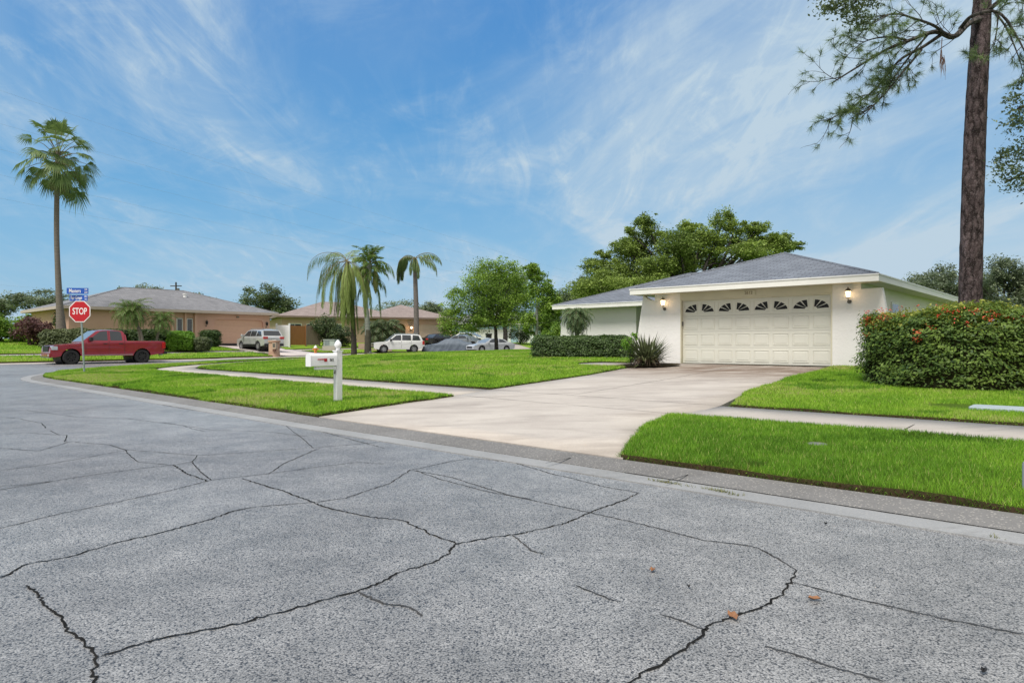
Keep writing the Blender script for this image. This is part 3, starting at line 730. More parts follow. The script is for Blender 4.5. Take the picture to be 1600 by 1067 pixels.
def hedge(name, poly, h, n, size, m, label, cat='hedge', tone0=.4, z=None, top=.05, round_=.25, group=None, puff=.07):
    """clipped hedge over a footprint polygon: a leafy skin over a dark twiggy core"""
    P = np.array(poly, float); c = P.mean(0); Q = resample(np.vstack([P, P[:1]]), .05)[:-1]
    z0 = H(*c)-.03 if z is None else z
    e = empty(name, (c[0], c[1], z0), 0, label, cat, group)
    Ar = .5*abs(np.dot(P[:, 0], np.roll(P[:, 1], 1))-np.dot(P[:, 1], np.roll(P[:, 0], 1)))
    per = np.linalg.norm(np.roll(P, -1, 0)-P, axis=1).sum(); nt_ = int(n*Ar/(Ar+per*h)); ns = n-nt_
    lo, hi = P.min(0), P.max(0); x = rng.uniform(lo[0], hi[0], nt_*4); y = rng.uniform(lo[1], hi[1], nt_*4); i = inpoly(x, y, P)
    x, y = x[i][:nt_], y[i][:nt_]
    de = pdist(x, y, np.vstack([P, P[:1]])); drop = round_*np.clip(1-de/max(round_, .01), 0, 1)**2
    hn = lambda X, Y: (fnoise(X+50, Y+50, 11, .9)-.5)*2*top + (fnoise(X+50, Y+50, 12, .22)-.5)*1.2*top
    zt = h - drop*.7 + hn(x, y) + rng.normal(0, puff*.35, len(x))
    T = np.c_[x-c[0], y-c[1], zt]
    k = rng.integers(0, len(Q), ns); q = Q[k]; s = rng.random(ns)**.85; zz = s*h
    d = q-c; nn = np.roll(Q, -1, 0)-np.roll(Q, 1, 0); nn = np.c_[nn[:, 1], -nn[:, 0]]; nn /= np.linalg.norm(nn, axis=1)[:, None]
    g = nn[k]; g *= np.sign((g*d).sum(1)+1e-9)[:, None]
    r = rng.normal(0, puff, ns) - round_*np.clip((s*h-(h-round_))/round_, 0, 1)**2*.8 - .10*np.clip(1-s*4, 0, 1) + (fnoise(q[:, 0]*1.3+zz*2+60, q[:, 1]+zz*3+60, 13, .45)-.5)*top*2.2
    SD = np.c_[q[:, 0]-c[0]+g[:, 0]*r, q[:, 1]-c[1]+g[:, 1]*r, zz+hn(q[:, 0], q[:, 1])*s]
    C = np.vstack([T, SD]); out = np.vstack([np.tile([0, 0, 1.], (len(T), 1)), np.c_[g, np.full(ns, .35)]])
    tone = np.full(len(C), tone0) + rng.normal(0, .17, len(C)) + (fnoise(C[:, 0]*2+C[:, 2]*3+90, C[:, 1]*2+C[:, 2]*2+90, 14, .5)-.5)*.35
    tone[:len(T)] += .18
    leaves('foliage', C, size, tone, m, e, out=out)
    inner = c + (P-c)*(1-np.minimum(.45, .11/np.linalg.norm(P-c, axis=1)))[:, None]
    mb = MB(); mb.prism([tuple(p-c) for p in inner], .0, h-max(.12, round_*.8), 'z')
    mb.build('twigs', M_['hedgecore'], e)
    return e, (nn, Q, c, z0)
def palm_fan(mb_, org, d, petiole, rad, droop, nseg=22, spread=200, tones=None):
    """one fan leaf: returns corner triples of its segments"""
    d = Vector(d).normalized(); up = Vector((0, 0, 1)); side = d.cross(up); side = side.normalized() if side.length > .01 else Vector((1, 0, 0))
    p0 = Vector(org); c = p0 + d*petiole*.6 + (d+Vector((0, 0, -.35))).normalized()*petiole*.4
    mb_.tube([p0, p0+d*petiole*.6, c], [.03, .022, .015], 5)
    d2 = (d+Vector((0, 0, -.45-droop))).normalized(); nrm = side.cross(d2).normalized(); T = []
    tw = random.uniform(-.5, .5); side2 = (side*math.cos(tw)+nrm*math.sin(tw))
    for i in range(nseg):
        a = R(-spread/2+spread*i/(nseg-1)); r = rad*(.72+.28*math.cos(a*.9))*random.uniform(.88, 1.08)
        v = d2*math.cos(a)+side2*math.sin(a); hw = rad*math.tan(R(spread/nseg/2))*.62
        w = (nrm.cross(v)).normalized()
        m_ = c+v*r*.62; tip = c+v*r + Vector((0, 0, -1))*r*(.16+droop*.5)*random.uniform(.6, 1.5)
        T.append((c, m_+w*hw*1.1, m_-w*hw*1.1)); T.append((m_-w*hw*1.1, m_+w*hw*1.1, tip))
    return T
def palm_frond(mb_, org, az, el, L, sag, ll, n=46, w=.035, hang=.75, curl=None, rr=.022, vee=.35):
    """one feather leaf: an arching rib with leaflets along both sides; hang 0..1 how far they droop"""
    T = []; P = []; p = Vector(org); e = el; step = L/14
    for i in range(15):
        P.append(p.copy()); q = Vector((math.cos(az)*math.cos(e), math.sin(az)*math.cos(e), math.sin(e))); p = p+q*step; e -= sag/14*(1+.6*i/14)
        e = max(e, -1.5)
    mb_.tube(P, [rr*(1-.8*i/14) for i in range(15)], 5)
    side = Vector((-math.sin(az), math.cos(az), 0)); down = Vector((0, 0, -1))
    for i in range(n):
        t = .12+.88*(i+random.random()*.5)/n; f = t*14; k = min(13, int(f)); o = P[k].lerp(P[k+1], f-k); ax = (P[k+1]-P[k]).normalized()
        l = ll*math.sin(math.pi*min(1, .18+.85*t))**.6*random.uniform(.8, 1.1)
        for s in (-1, 1):
            up = side.cross(ax)*s*0 + Vector((0, 0, vee))
            d = (side*s*(1-hang*.8) + ax*.45 + up*(1-hang) + down*hang*1.1 + Vector(rand_unit(1)[0])*.2).normalized()
            d1 = (d + down*(.5*hang+.2)).normalized()
            m_ = o+d*l*.5; tip = m_+d1*l*.5; wv = ax*w*.5 if hang < .9 else (ax*.5+side*.5)*w*.6
            T.append((o, m_+wv, m_-wv)); T.append((m_-wv, m_+wv, tip))
    return T
def tris(name, T, m, parent, t0=.5, tv=.15, per=2):
    V = np.array([[tuple(a) for a in t] for t in T]).reshape(-1, 3); n = len(V)//3
    tone = np.repeat(t0+rng.normal(0, tv, n//per+1), per)[:n]
    return tri_mesh(name, V, 3, m, np.clip(tone, 0, 1), parent)

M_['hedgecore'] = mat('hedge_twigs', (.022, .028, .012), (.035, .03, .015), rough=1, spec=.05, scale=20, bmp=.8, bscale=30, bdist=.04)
M_['oak'] = leafmat('oak_leaf', (.075, .13, .03), (.33, .44, .09))
M_['lime'] = leafmat('bright_leaf', (.10, .20, .025), (.36, .52, .085))
M_['dark'] = leafmat('dark_leaf', (.06, .095, .045), (.20, .26, .11))
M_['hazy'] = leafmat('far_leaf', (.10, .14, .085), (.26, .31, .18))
M_['hedge'] = leafmat('hedge_leaf', (.03, .065, .018), (.14, .22, .055))
M_['hedge_dull'] = leafmat('dull_hedge_leaf', (.06, .085, .035), (.22, .26, .11))
M_['hedge_lime'] = leafmat('lime_hedge_leaf', (.08, .20, .02), (.30, .55, .05))
M_['ixora'] = leafmat('ixora_leaf', (.03, .08, .018), (.26, .37, .065), rough=.5, spec=.3)
M_['redleaf'] = leafmat('red_leaf', (.08, .04, .04), (.25, .13, .12))
M_['flower'] = leafmat('flower', (.60, .03, .02), (.75, .14, .07), trans=.2)
M_['needle'] = leafmat('pine_needle', (.055, .10, .04), (.24, .34, .12), trans=.3)
M_['palm'] = leafmat('palm_leaf', (.07, .13, .03), (.24, .36, .08))
M_['palm2'] = leafmat('palm_leaf_grey', (.07, .12, .04), (.22, .31, .10))
M_['weep'] = leafmat('weeping_palm_leaf', (.12, .18, .045), (.38, .48, .13))
M_['spike'] = leafmat('spiky_leaf', (.06, .07, .035), (.20, .24, .11))
M_['barkp'] = pinebark('pine_bark', (.085, .062, .062), (.15, .115, .118))
M_['barko'] = bark('oak_bark', (.055, .048, .042), (.09, .08, .07), 8, 3)
M_['barkg'] = mat('palm_trunk_bark', (.19, .165, .145), (.13, .11, .095), scale=3, rough=.9, bmp=.7, bscale=1, stretch=(1, 1, 14), bdist=.05)
M_['barkpale'] = mat('pale_palm_bark', (.27, .29, .25), (.20, .21, .19), scale=2, rough=.9, bmp=.5, stretch=(1, 1, 8))
M_['petiole'] = mat('palm_stalk', (.20, .17, .08), (.14, .12, .06), rough=.7)

def ptrunk(e, pts, rads, m, name='trunk', n=12):
    mb = MB(); mb.tube(catmull3(pts), np.interp(np.linspace(0, 1, 6*(len(pts)-1)+1), np.linspace(0, 1, len(rads)), rads), n)
    return mb.build(name, m, e, sm=60)
def catmull3(P, n=6):
    P = [np.array(p, float) for p in P]; P = [2*P[0]-P[1]] + P + [2*P[-1]-P[-2]]; out = []
    for i in range(1, len(P)-2):
        for t in np.linspace(0, 1, n, endpoint=False):
            a, b, c, d = P[i-1:i+3]; out.append(.5*((2*b)+(c-a)*t+(2*a-5*b+4*c-d)*t*t+(3*b-a-3*c+d)*t**3))
    out.append(P[-2]); return [tuple(p) for p in out]

def vegetation():
    # tall fan palm, left
    D = 46; x, y = at(93, D); z0 = H(x, y)-.05; top = zat(238, D)-z0
    e = empty('fan_palm', (x, y, z0), 0, 'very tall fan palm with a slim bare trunk rising above the tan house', 'palm tree')
    ptrunk(e, [(.1, 0, 0), (.12, 0, 1.2), (-.05, 0, 4), (-.2, 0, 8), (-.15, 0, top-1.2), (-.1, 0, top+.1)], [.56, .36, .22, .17, .16, .145, .17], M_['barkg'], n=14)
    st = MB(); T = []; dead = []
    for i in range(46):
        az = i*2.4+random.uniform(-.3, .3); el = R(82 - 128*(i/45)**.9); pl = random.uniform(1.35, 2.15)
        d = (math.cos(az)*math.cos(el), math.sin(az)*math.cos(el), math.sin(el))
        T += palm_fan(st, (-.1, 0, top-.15-.7*i/45), d, pl, random.uniform(.9, 1.2), .05+.5*(i/45), 24, 165)
    for k in range(7):
        az = k*.9; el = R(-62-random.random()*20); d = (math.cos(az)*math.cos(el), math.sin(az)*math.cos(el), math.sin(el))
        dead += palm_fan(st, (-.1, 0, top-.9), d, .8, .8, .9, 18, 120)
    st.build('stalks', M_['petiole'], e, sm=60); tris('fronds', T, M_['palm2'], e, .5, .2, 2); tris('dry_fronds', dead, mat('dry_frond', (.20, .16, .09), (.27, .22, .13)), e)
    # weeping feather palms by the mulch ring
    D = 39; x, y = at(553, D); z0 = H(x, y)
    e = empty('weeping_palm', (x, y, z0), 0, 'leaning palm with a long curtain of drooping leaves, left one in the mulch ring', 'palm tree')
    s = D/F; tp = [((545-553)*s, 0, zat(430, D)-z0)]
    ptrunk(e, [(0, 0, -.05), (.0, 0, .8), (-.05, 0, 1.9), (-.12, 0, 3.2), (-.28, 0, 4.4), (-.4, 0, zat(408, D)-z0)], [.19, .16, .14, .13, .12, .10], mat('dark_palm_bark', (.10, .085, .07), (.06, .05, .042), rough=.95, bmp=.5, stretch=(1, 1, 8)))
    top = (-.4, 0, zat(405, D)-z0-.1); st = MB(); T = []
    for az, el, L, sg, ll, hg in [(3.3, .75, 3.6, 2.4, 1.0, .95), (3.05, .35, 3.3, 2.6, 1.1, .95), (3.5, -.1, 3.0, 1.9, .9, 1), (2.7, 1.0, 2.2, 1.9, .6, .5), (1.2, 1.15, 1.6, 1.2, .5, .3), (.3, .9, 1.7, 2.2, .6, .7)]:
        T += palm_frond(st, top, az, el, L, sg, ll, 60, .03, hg)
    for k in range(34):
        az = -1.5+random.uniform(-1.5, 1.5); T += palm_frond(st, top, az, random.uniform(-1.25, -.1), random.uniform(2.6, 4.7), 1.7, 1.0, 110, .036, .97, rr=.014)
    st.build('stalks', M_['petiole'], e, sm=60); tris('fronds', T, M_['weep'], e, .5, .2)
    x, y = at(574, D-.6); z0 = H(x, y)
    e = empty('feather_palm', (x, y, z0), 0, 'upright feather palm with pale trunk and stubby crown, right one in the mulch ring', 'palm tree')
    zt = zat(415, D)-z0
    ptrunk(e, [(.05, 0, -.05), (.02, 0, .9), (-.02, 0, 2.2), (-.1, 0, 3.0), (-.06, 0, 3.9), (.15, 0, zt)], [.22, .17, .15, .14, .13, .17, .14], M_['barkpale'])
    mbk = MB(); mbk.lathe([(.0, -.02), (.215, -.02), (.20, .5), (.175, 1.15), (.162, 1.5), (.0, 1.5)], 12, (.03, 0, 0)); mbk.build('burnt_trunk_base', mat('dark_trunk_foot', (.05, .045, .035), (.09, .085, .06), rough=.95), e, sm=60)
    st = MB(); T = []; top = (.15, 0, zt)
    for k in range(30):
        az = k*2.4; el = 1.5-.05*k; T += palm_frond(st, (top[0], top[1], zt+.3-.03*k), az, el, random.uniform(.9, 1.6), 1.0+.04*k, .45, 34, .05, .2+.02*k)
    T += palm_frond(st, top, .1, .5, 2.1, 2.0, .7, 40, .045, .8); T += palm_frond(st, (top[0], 0, zt-.9), .1, .3, 1.7, 2.3, .7, 34, .045, .9); T += palm_frond(st, (top[0], 0, zt-1), 3.0, -.2, 1.5, 1.6, .6, 30, .04, .9)
    st.build('stalks', M_['petiole'], e, sm=60); tris('fronds', T, M_['palm'], e, .45, .18)
    pod = MB(); pod.lathe([(0, 0), (.10, .25), (.17, .7), (.15, 1.1), (.05, 1.5), (0, 1.5)], 10, (.5, -.1, zt-1.75)); pod.build('seed_cluster', mat('seed_cluster', (.20, .21, .06), (.13, .14, .04), scale=20, bmp=1, bscale=25, bdist=.06), e, sm=60)
    # third palm behind the white SUV
    D = 73; x, y = at(650, D); z0 = H(x, y)
    e = empty('feather_palm', (x, y, z0), 0, 'tall thin palm behind the white SUV with a ragged crown and a hanging clump', 'palm tree')
    zt = zat(404, D)-z0; ptrunk(e, [(0, 0, 0), (.05, 0, 2), (.0, 0, 5), (-.15, 0, zt)], [.38, .3, .27, .22], mat('grey_palm_bark', (.17, .15, .14), (.12, .11, .10), rough=.9))
    st = MB(); T = []; top = (-.15, 0, zt)
    for az, el, L, sg, ll, hg in [(.1, .75, 4.0, 1.9, 1.1, .8), (-.1, .3, 4.0, 1.9, 1.3, .85), (3.2, .8, 2.2, 2.2, .9, .8), (-1.5, .5, 2.2, 3.2, 1.3, 1), (-1.9, .1, 2.4, 2.8, 1.3, 1), (-1.1, .0, 3.0, 2.6, 1.3, 1), (1.6, .5, 2.0, 3.0, 1.2, 1)]:
        T += palm_frond(st, top, az, el, L, sg, ll, 60, .07, hg, rr=.05)
    for k in range(10): T += palm_frond(st, (-.5, random.uniform(-.4, .1), zt), 3.14+random.uniform(-.45, .35), random.uniform(-.05, .65), random.uniform(2.8, 4.2), 3.2, 1.6, 60, .08, 1, rr=.04)
    st.build('stalks', M_['petiole'], e, sm=60); tris('fronds', T, M_['palm2'], e, .45, .2)
    mb = MB(); P = []
    for k in range(28):
        a = 2*math.pi*k/28; r = 1+.12*math.sin(3*a)+random.uniform(-.05, .05); P.append((at(590, 38.6)[0]+1.75*r*math.cos(a), 38.6+.9*r*math.sin(a)))
    sheet('mulch_bed', P, LZ+.03, M_['soil'], 1.0, kind='structure')
    # pygmy palms by the tan house
    for k, (px, D, zt_py, r, lb, cat) in enumerate([(222, 45.5, 486, 1.75, 'larger of the two small feather palms by the tan house', 'palm tree'), (242, 46.5, 500, 1.35, 'smaller feather palm on a leaning stem by the tan house', 'palm tree')]):
        x, y = at(px, D); z0 = H(x, y); zt = zat(zt_py, D)-z0; e = empty('pygmy_palm', (x, y, z0), 0, lb, cat, 'pygmy palms by the tan house')
        lean = (-.55, .45)[k]; ptrunk(e, [(0, 0, 0), (lean*.4, 0, zt*.5), (lean, 0, zt)], [.10, .08, .1], M_['barkg'])
        if k == 0: ptrunk(e, [(.1, 0, 0), (-.1, 0, zt*.5), (-.9, .1, zt*.95)], [.10, .08, .1], M_['barkg'], 'second_trunk')
        st = MB(); T = []
        for tx in ([lean, -.9] if k == 0 else [lean]):
            for i in range(34):
                az = i*2.4; el = 1.35-2.0*(i/33); T += palm_frond(st, (tx, 0, zt), az, el, r*random.uniform(.75, 1.05), 1.5, .34, 34, .035, .3)
        st.build('stalks', M_['petiole'], e); tris('fronds', T, leafmat('pygmy_palm_leaf'+str(k), (.07, .13, .03), (.24, .36, .10)), e, .5, .2)
    # small palm in front of the white wing
    D = 30.2; x, y = at(901, D); z0 = H(x, y); zt = zat(497, D)-z0; e = empty('pygmy_palm', (x, y, z0), 0, 'small palm with a mop of arching leaves in front of the white wing wall', 'palm tree')
    ptrunk(e, [(0, 0, 0), (.03, 0, zt*.5), (0, 0, zt)], [.12, .1, .12], M_['barkg']); st = MB(); T = []
    for i in range(60):
        az = i*2.4; el = 1.3-2.1*(i/59); T += palm_frond(st, (0, 0, zt+.1), az, el, random.uniform(.85, 1.15), 1.9, .26, 34, .03, .35, rr=.012)
    for i in range(22):
        az = i*2.4; T += palm_frond(st, (0, 0, .15), az, 1.2, random.uniform(.8, 1.15), .7, .25, 26, .03, .2, rr=.01)
    st.build('stalks', M_['petiole'], e); tris('fronds', T, leafmat('mop_palm_leaf', (.07, .125, .05), (.22, .31, .14)), e, .5, .2)
    # feather palms before house 2
    D = 70; x, y = at(597, D); z0 = H(x, y); e = empty('bushy_palm', (x, y, z0), 0, 'dark bushy palm before the brown roofed house', 'palm tree')
    ptrunk(e, [(0, 0, 0), (0, 0, 1.6)], [.2, .2], M_['barkg']); st = MB(); T = []
    for i in range(46):
        az = i*2.4; el = 1.35-1.7*(i/45); T += palm_frond(st, (0, 0, 1.9), az, el, random.uniform(2.2, 3.2), 1.7, .9, 34, .1, .4, rr=.03)
    st.build('stalks', M_['petiole'], e); tris('fronds', T, M_['dark'], e, .35, .2)
    # spiky plant beside the garage
    x, y = at(1010, 21.4); z0 = H(x, y)+.03; e = empty('spiky_plant', (x, y, z0), 0, 'big clump of stiff spiky leaves beside the garage wall', 'plant'); T = []
    for i in range(420):
        az = random.uniform(0, 2*math.pi); el = math.asin(random.random()**.8*.98); L = random.uniform(.65, 1.12)*(1-.02*math.sin(el)); o = Vector((math.cos(az)*.25*random.random(), math.sin(az)*.25*random.random(), random.uniform(.0, .3)))
        d = Vector((math.cos(az)*math.cos(el), math.sin(az)*math.cos(el), math.sin(el))); w = Vector((-math.sin(az), math.cos(az), 0))*.024; m_ = o+d*L*.55; t = o+d*L+Vector((0, 0, -.12*L*math.cos(el)))
        T.append((o-w*.6, o+w*.6, m_+w)); T.append((o-w*.6, m_+w, m_-w)); T.append((m_-w, m_+w, t))
    tris('leaves', T, M_['spike'], e, .45, .25, 3)
    T = []
    for i in range(110):
        az = random.uniform(0, 2*math.pi); r = random.uniform(.12, .42); o = Vector((math.cos(az)*r*.4, math.sin(az)*r*.4, .35)); t = Vector((math.cos(az)*r*1.7, math.sin(az)*r*1.7, .01)); w = Vector((-math.sin(az), math.cos(az), 0))*.022
        m_ = (o+t)/2+Vector((math.cos(az), math.sin(az), .5))*.06
        T.append((o-w, o+w, m_+w)); T.append((o-w, m_+w, m_-w)); T.append((m_-w, m_+w, t))
    tris('dry_leaves', T, leafmat('dry_leaf', (.13, .09, .06), (.30, .23, .16)), e, .5, .25, 3)
    P = [(x+1.05*math.cos(2*math.pi*k/24)*(1+.1*random.random()), y+.65*math.sin(2*math.pi*k/24)) for k in range(24)]
    sheet('mulch_bed', P, LZ+.02, M_['soil'], 1.0, kind='structure')
    x2, y2 = at(986, 21.7); bl = [(0, 0, .55, .22, .22, .45), (-.2, 0, .8, .15, .15, .2), (.1, 0, .95, .12, .12, .15)]
    e = empty('shrub', (x2, y2, H(x2, y2)), 0, 'small yellow green shrub left of the spiky plant', 'shrub'); C, t = clump_points(bl, 1500, 20, .4, .6); leaves('foliage', C, .06, t, M_['hedge_lime'], e)
    mb = MB(); [limb(mb, (0, 0, 0), b[:3], .012, .004, 4, 3) for b in bl]; mb.build('stems', M_['barko'], e)
    # clipped low hedge before the wing
    a0, a1 = at(832, 27.6), at(985, 25.4); n_ = np.array([.14, .99]); n_ = n_*.95
    hp = [a0, a1, (a1[0]+n_[0], a1[1]+n_[1]), (a0[0]+n_[0], a0[1]+n_[1])]
    # low hedge drawn as a rounded slab
    hedge('low_hedge', roundpoly(hp, .3), .92, 30000, .075, M_['hedge'], 'low clipped dark hedge in front of the white wing and small palm', z=(CH-(551.5-HY)/F*26.5)-.26, tone0=.42, top=.04, round_=.16)
    # ixora hedge
    ix = [at(1341, 14.9), (7.75, 14.1), (8.1, 13.15), (8.75, 12.6), (9.6, 12.45), (11.2, 12.9), (13.5, 13.7), (17, 15.0), (17.4, 17.0), (13.5, 16.4), (10.5, 16.0), (8.6, 15.7)]
    zz = H(9, 13)+.02; e, _ = hedge('ixora_hedge', roundpoly(ix, .25), 1.53, 95000, .07, M_['ixora'], 'big flowering hedge with orange red blooms at the foot of the pine', z=zz, tone0=.42, top=.13, round_=.30, puff=.09)
    # warm young leaves along the top plus blooms
    P = np.array(ix); c = np.array(e.location)[:2]; lo, hi = P.min(0), P.max(0); x = rng.uniform(lo[0], hi[0], 60000); y = rng.uniform(lo[1], hi[1], 60000)
    i = inpoly(x, y, P); x, y = x[i][:24000], y[i][:24000]; de = pdist(x, y, np.vstack([P, P[:1]])); zt = 1.53-.3*np.clip(1-de/.42, 0, 1)**2+(fnoise(x+50, y+50, 11, .9)-.5)*.2+rng.normal(.02, .06, len(x))
    leaves('young_leaves', np.c_[x-c[0], y-c[1], zt], .07, rng.normal(.5, .25, len(x)), leafmat('ixora_young', (.17, .24, .03), (.50, .50, .10)), e)
    FC_, FT = [], []
    spots = [(1345, 505, 14.6, 3), (1352, 512, 14.5, 3), (1343, 492, 14.7, 3), (1358, 498, 14.2, 3), (1372, 490, 14, 3), (1380, 486, 14, 2), (1425, 482, 13.3, 1), (1438, 514, 12.75, 2), (1440, 524, 12.7, 2), (1464, 478, 12.9, 2), (1498, 502, 12.45, 2), (1542, 491, 12.55, 3), (1550, 496, 12.5, 3), (1580, 498, 12.6, 3), (1520, 485, 12.7, 2), (1490, 483, 12.9, 3), (1402, 486, 13.6, 2), (1348, 520, 14.5, 1), (1575, 492, 12.8, 2), (1590, 500, 12.7, 2), (1510, 480, 13, 2), (1365, 484, 14.3, 2), (1455, 486, 13, 1), (1536, 478, 13, 2)]
    for px, py, D, k in spots:
        for _ in range(k):
            q = np.array((*at(px+random.uniform(-17 if px > 1380 else 3, 17), D), zat(py+random.uniform(-9, 9), D)))-np.array(e.location) + (-.03, -.10, 0)
            p = q+rng.normal(size=(60, 3))*(.045, .035, .03); FC_.append(p[:random.randint(5, 20)])
    FC_ = np.vstack(FC_); leaves('blooms', FC_, .032, rng.normal(.5, .3, len(FC_)), M_['flower'], e, asp=.7)
    # hedges of the tan house
    def hb(px0, px1, D0, D1, dep, h, n, size, m, label, tone0=.42, name='clipped_hedge', z=None, **k):
        a, b = np.array(at(px0, D0)), np.array(at(px1, D1)); t = (b-a)/np.linalg.norm(b-a); nn = np.array((-t[1], t[0]))*dep
        return hedge(name, roundpoly([a, b, b+nn, a+nn], min(.35, dep/3)), h, n, size, M_[m], label, tone0=tone0, z=z, **k)
    zb = lambda py, D: CH-(py-HY)/F*D
    hb(62, 192, 44.5, 46.2, 1.5, 1.5, 15000, .13, 'hedge_dull', 'long grey green clipped hedge behind the red pickup and the tall palm trunk', z=.78, top=.08)
    hb(193, 262, 47, 48, 1.5, 1.45, 12000, .13, 'hedge', 'dark green clipped hedge behind the two small feather palms', tone0=.3, z=.86)
    hb(264, 304, 47.5, 48.4, 1.6, 1.38, 9000, .12, 'hedge_lime', 'bright lime green boxy hedge beside the dark hedge', tone0=.45, z=.82, round_=.25, name='box_hedge')
    hb(305, 330, 48.2, 48.8, 1.2, .98, 6000, .12, 'hedge_dull', 'low round topped clipped shrub next to the lime green hedge', tone0=.3, z=.80, round_=.3, name='box_hedge')
    hb(319, 346, 53.5, 54.5, 1.1, 1.28, 6000, .12, 'hedge', 'squared dark shrub close to the tan garage door', tone0=.32, z=1.1, name='box_hedge')
    # bushes at the far left
    def bush(px, D, w, h, n, m, label, size=.16, tone0=.4, name='bush', z=None):
        x, y = at(px, D); z0 = H(x, y) if z is None else z
        bl = [(random.uniform(-.5, .5)*w, random.uniform(-.3, .3)*w, h*random.uniform(.3, .75), w*.42, w*.4, h*.32) for _ in range(7)]+[(0, 0, h*.45, w*.5, w*.45, h*.5)]
        e = empty(name, (x, y, z0), 0, label, 'bush'); mb = MB(); [limb(mb, (random.uniform(-.2, .2), 0, -.05), b[:3], .05, .015, 5, 4) for b in bl]; mb.build('stems', M_['barko'], e)
        C, t = clump_points(bl, n, 18, .3, tone0); C[:, 2] = np.abs(C[:, 2]); leaves('foliage', C, size, t, m, e); return e
    bush(2, 48, 2.6, 2.1, 9000, M_['lime'], 'bright green bush at the left end of the hedge row, cut by the picture edge', tone0=.35)
    bush(33, 49, 1.6, 2.1, 6000, M_['lime'], 'rounded bright green bush between the edge bush and the dark red shrub', tone0=.5)
    bush(46, 46.5, 1.9, 2.0, 8000, M_['redleaf'], 'dark red leaved shrub left of the long clipped hedge', tone0=.4, name='red_shrub')
    bush(108, 51, 1.5, 3.2, 4000, M_['hedge'], 'narrow green shrub against the tan wall behind the stop sign', tone0=.5)
    bush(508, 67, 2.0, 3.4, 9000, M_['dark'], 'dense dark bush beside the wooden fence', tone0=.35, name='bush')
    bush(538, 69, 2.1, 2.6, 6000, M_['dark'], 'dark bush behind the curtain of palm leaves', tone0=.25)
    bush(866, 40, 1.35, 1.9, 7000, M_['lime'], 'leafy green bush at the left end of the white wing', tone0=.35, size=.12)
    bush(813, 84, 2.0, 2.6, 5000, M_['dark'], 'bush in front of the blue house', tone0=.5)
    # front yard tree
    x, y = G(776, 546, .80); D = y; q = D/F
    def bl(l): return [((px-776)*q, dy, zat(py, D)-(H(x, y)-.05), rx*q, rx*q*.9, rz*q) for px, py, rx, rz, dy in l]
    broadleaf('yard_tree', x, y, bl([(722, 500, 28, 24, .2), (705, 480, 16, 15, -.2), (745, 470, 34, 26, -.6), (790, 468, 36, 28, 0), (765, 438, 36, 24, 0), (752, 420, 22, 14, .4), (742, 446, 24, 16, -1), (800, 430, 26, 18, .5), (785, 414, 22, 11, 0), (815, 475, 26, 24, .6), (800, 500, 26, 14, -.7), (760, 498, 26, 14, -.8), (740, 510, 18, 10, -.8), (830, 495, 18, 14, -.3), (776, 488, 30, 20, .9), (704, 500, 20, 18, .1), (712, 462, 18, 14, .2), (820, 455, 26, 22, .1), (698, 515, 14, 10, 0)]),
              52000, .15, M_['lime'], M_['barko'], .17, 'bright green shade tree on the front lawn with cars parked behind it', fork=.30, clumps=34, cr=.42, tone0=.46, z=H(x, y)-.05, twigs=4)
    D = 52; x, y = at(838, D); q = D/F; z0 = H(x, y)
    broadleaf('yard_tree', x, y, [((px-838)*q, 0, zat(py, D)-z0, rx*q, rx*q, rz*q) for px, py, rx, rz in [(850, 470, 26, 26), (838, 430, 20, 14), (858, 500, 18, 18), (828, 505, 14, 16), (868, 480, 14, 20), (845, 520, 16, 10), (832, 418, 14, 8), (845, 450, 22, 18)]],
              16000, .17, M_['lime'], M_['barkpale'], .13, 'slender pale trunked tree just right of and behind the bright shade tree', fork=.5, clumps=20, tone0=.42, z=z0)
    # big spreading oak behind the white house
    D = 50; x, y = at(1080, D); q = D/F; z0 = H(x, y)
    L_ = [(905, 455, 28, 14, -2), (935, 440, 30, 18, -1), (925, 415, 22, 12, 0), (960, 420, 34, 20, 0), (975, 385, 26, 16, 0), (1000, 395, 30, 18, 1), (1010, 350, 20, 18, 0), (1030, 365, 22, 14, 1), (1050, 385, 34, 22, -1), (1020, 420, 34, 20, -1), (1060, 415, 30, 18, 0), (1100, 365, 28, 16, 0), (1130, 345, 18, 18, 0), (1115, 385, 30, 18, 0), (1145, 375, 24, 16, 1), (1160, 395, 32, 14, -1), (1185, 355, 20, 9, 0), (1205, 375, 20, 12, 0), (1225, 385, 18, 12, 0), (1235, 372, 10, 12, .5), (1255, 382, 12, 7, .5), (960, 455, 34, 16, -2), (1000, 445, 34, 14, -1.5), (1180, 405, 24, 9, 0), (985, 362, 10, 8, 0), (942, 398, 14, 8, 0), (1075, 355, 18, 10, 0), (1090, 400, 26, 16, 1.5), (1010, 430, 40, 22, 1), (1050, 430, 40, 18, 2), (960, 440, 34, 20, 1), (1130, 400, 34, 16, 2), (1075, 385, 30, 20, 1), (940, 460, 40, 18, 1), (1000, 375, 26, 18, 1), (1172, 378, 28, 18, .5), (1196, 392, 26, 14, 0), (1190, 362, 18, 12, .5), (1216, 378, 18, 11, .3), (1150, 355, 18, 14, 0), (1085, 370, 26, 16, .5), (1240, 384, 14, 9, .3)]
    broadleaf('oak_tree', x, y, [((px-1080)*q, dy*1.6, zat(py, D)-z0, rx*q*.95, rx*q*.95, rz*q*.95) for px, py, rx, rz, dy in L_], 150000, .165, M_['oak'], M_['barko'], .45, 'huge spreading oak rising behind the slate roof of the white house', fork=.30, clumps=40, cr=.40, tone0=.56, z=z0, twigs=5)
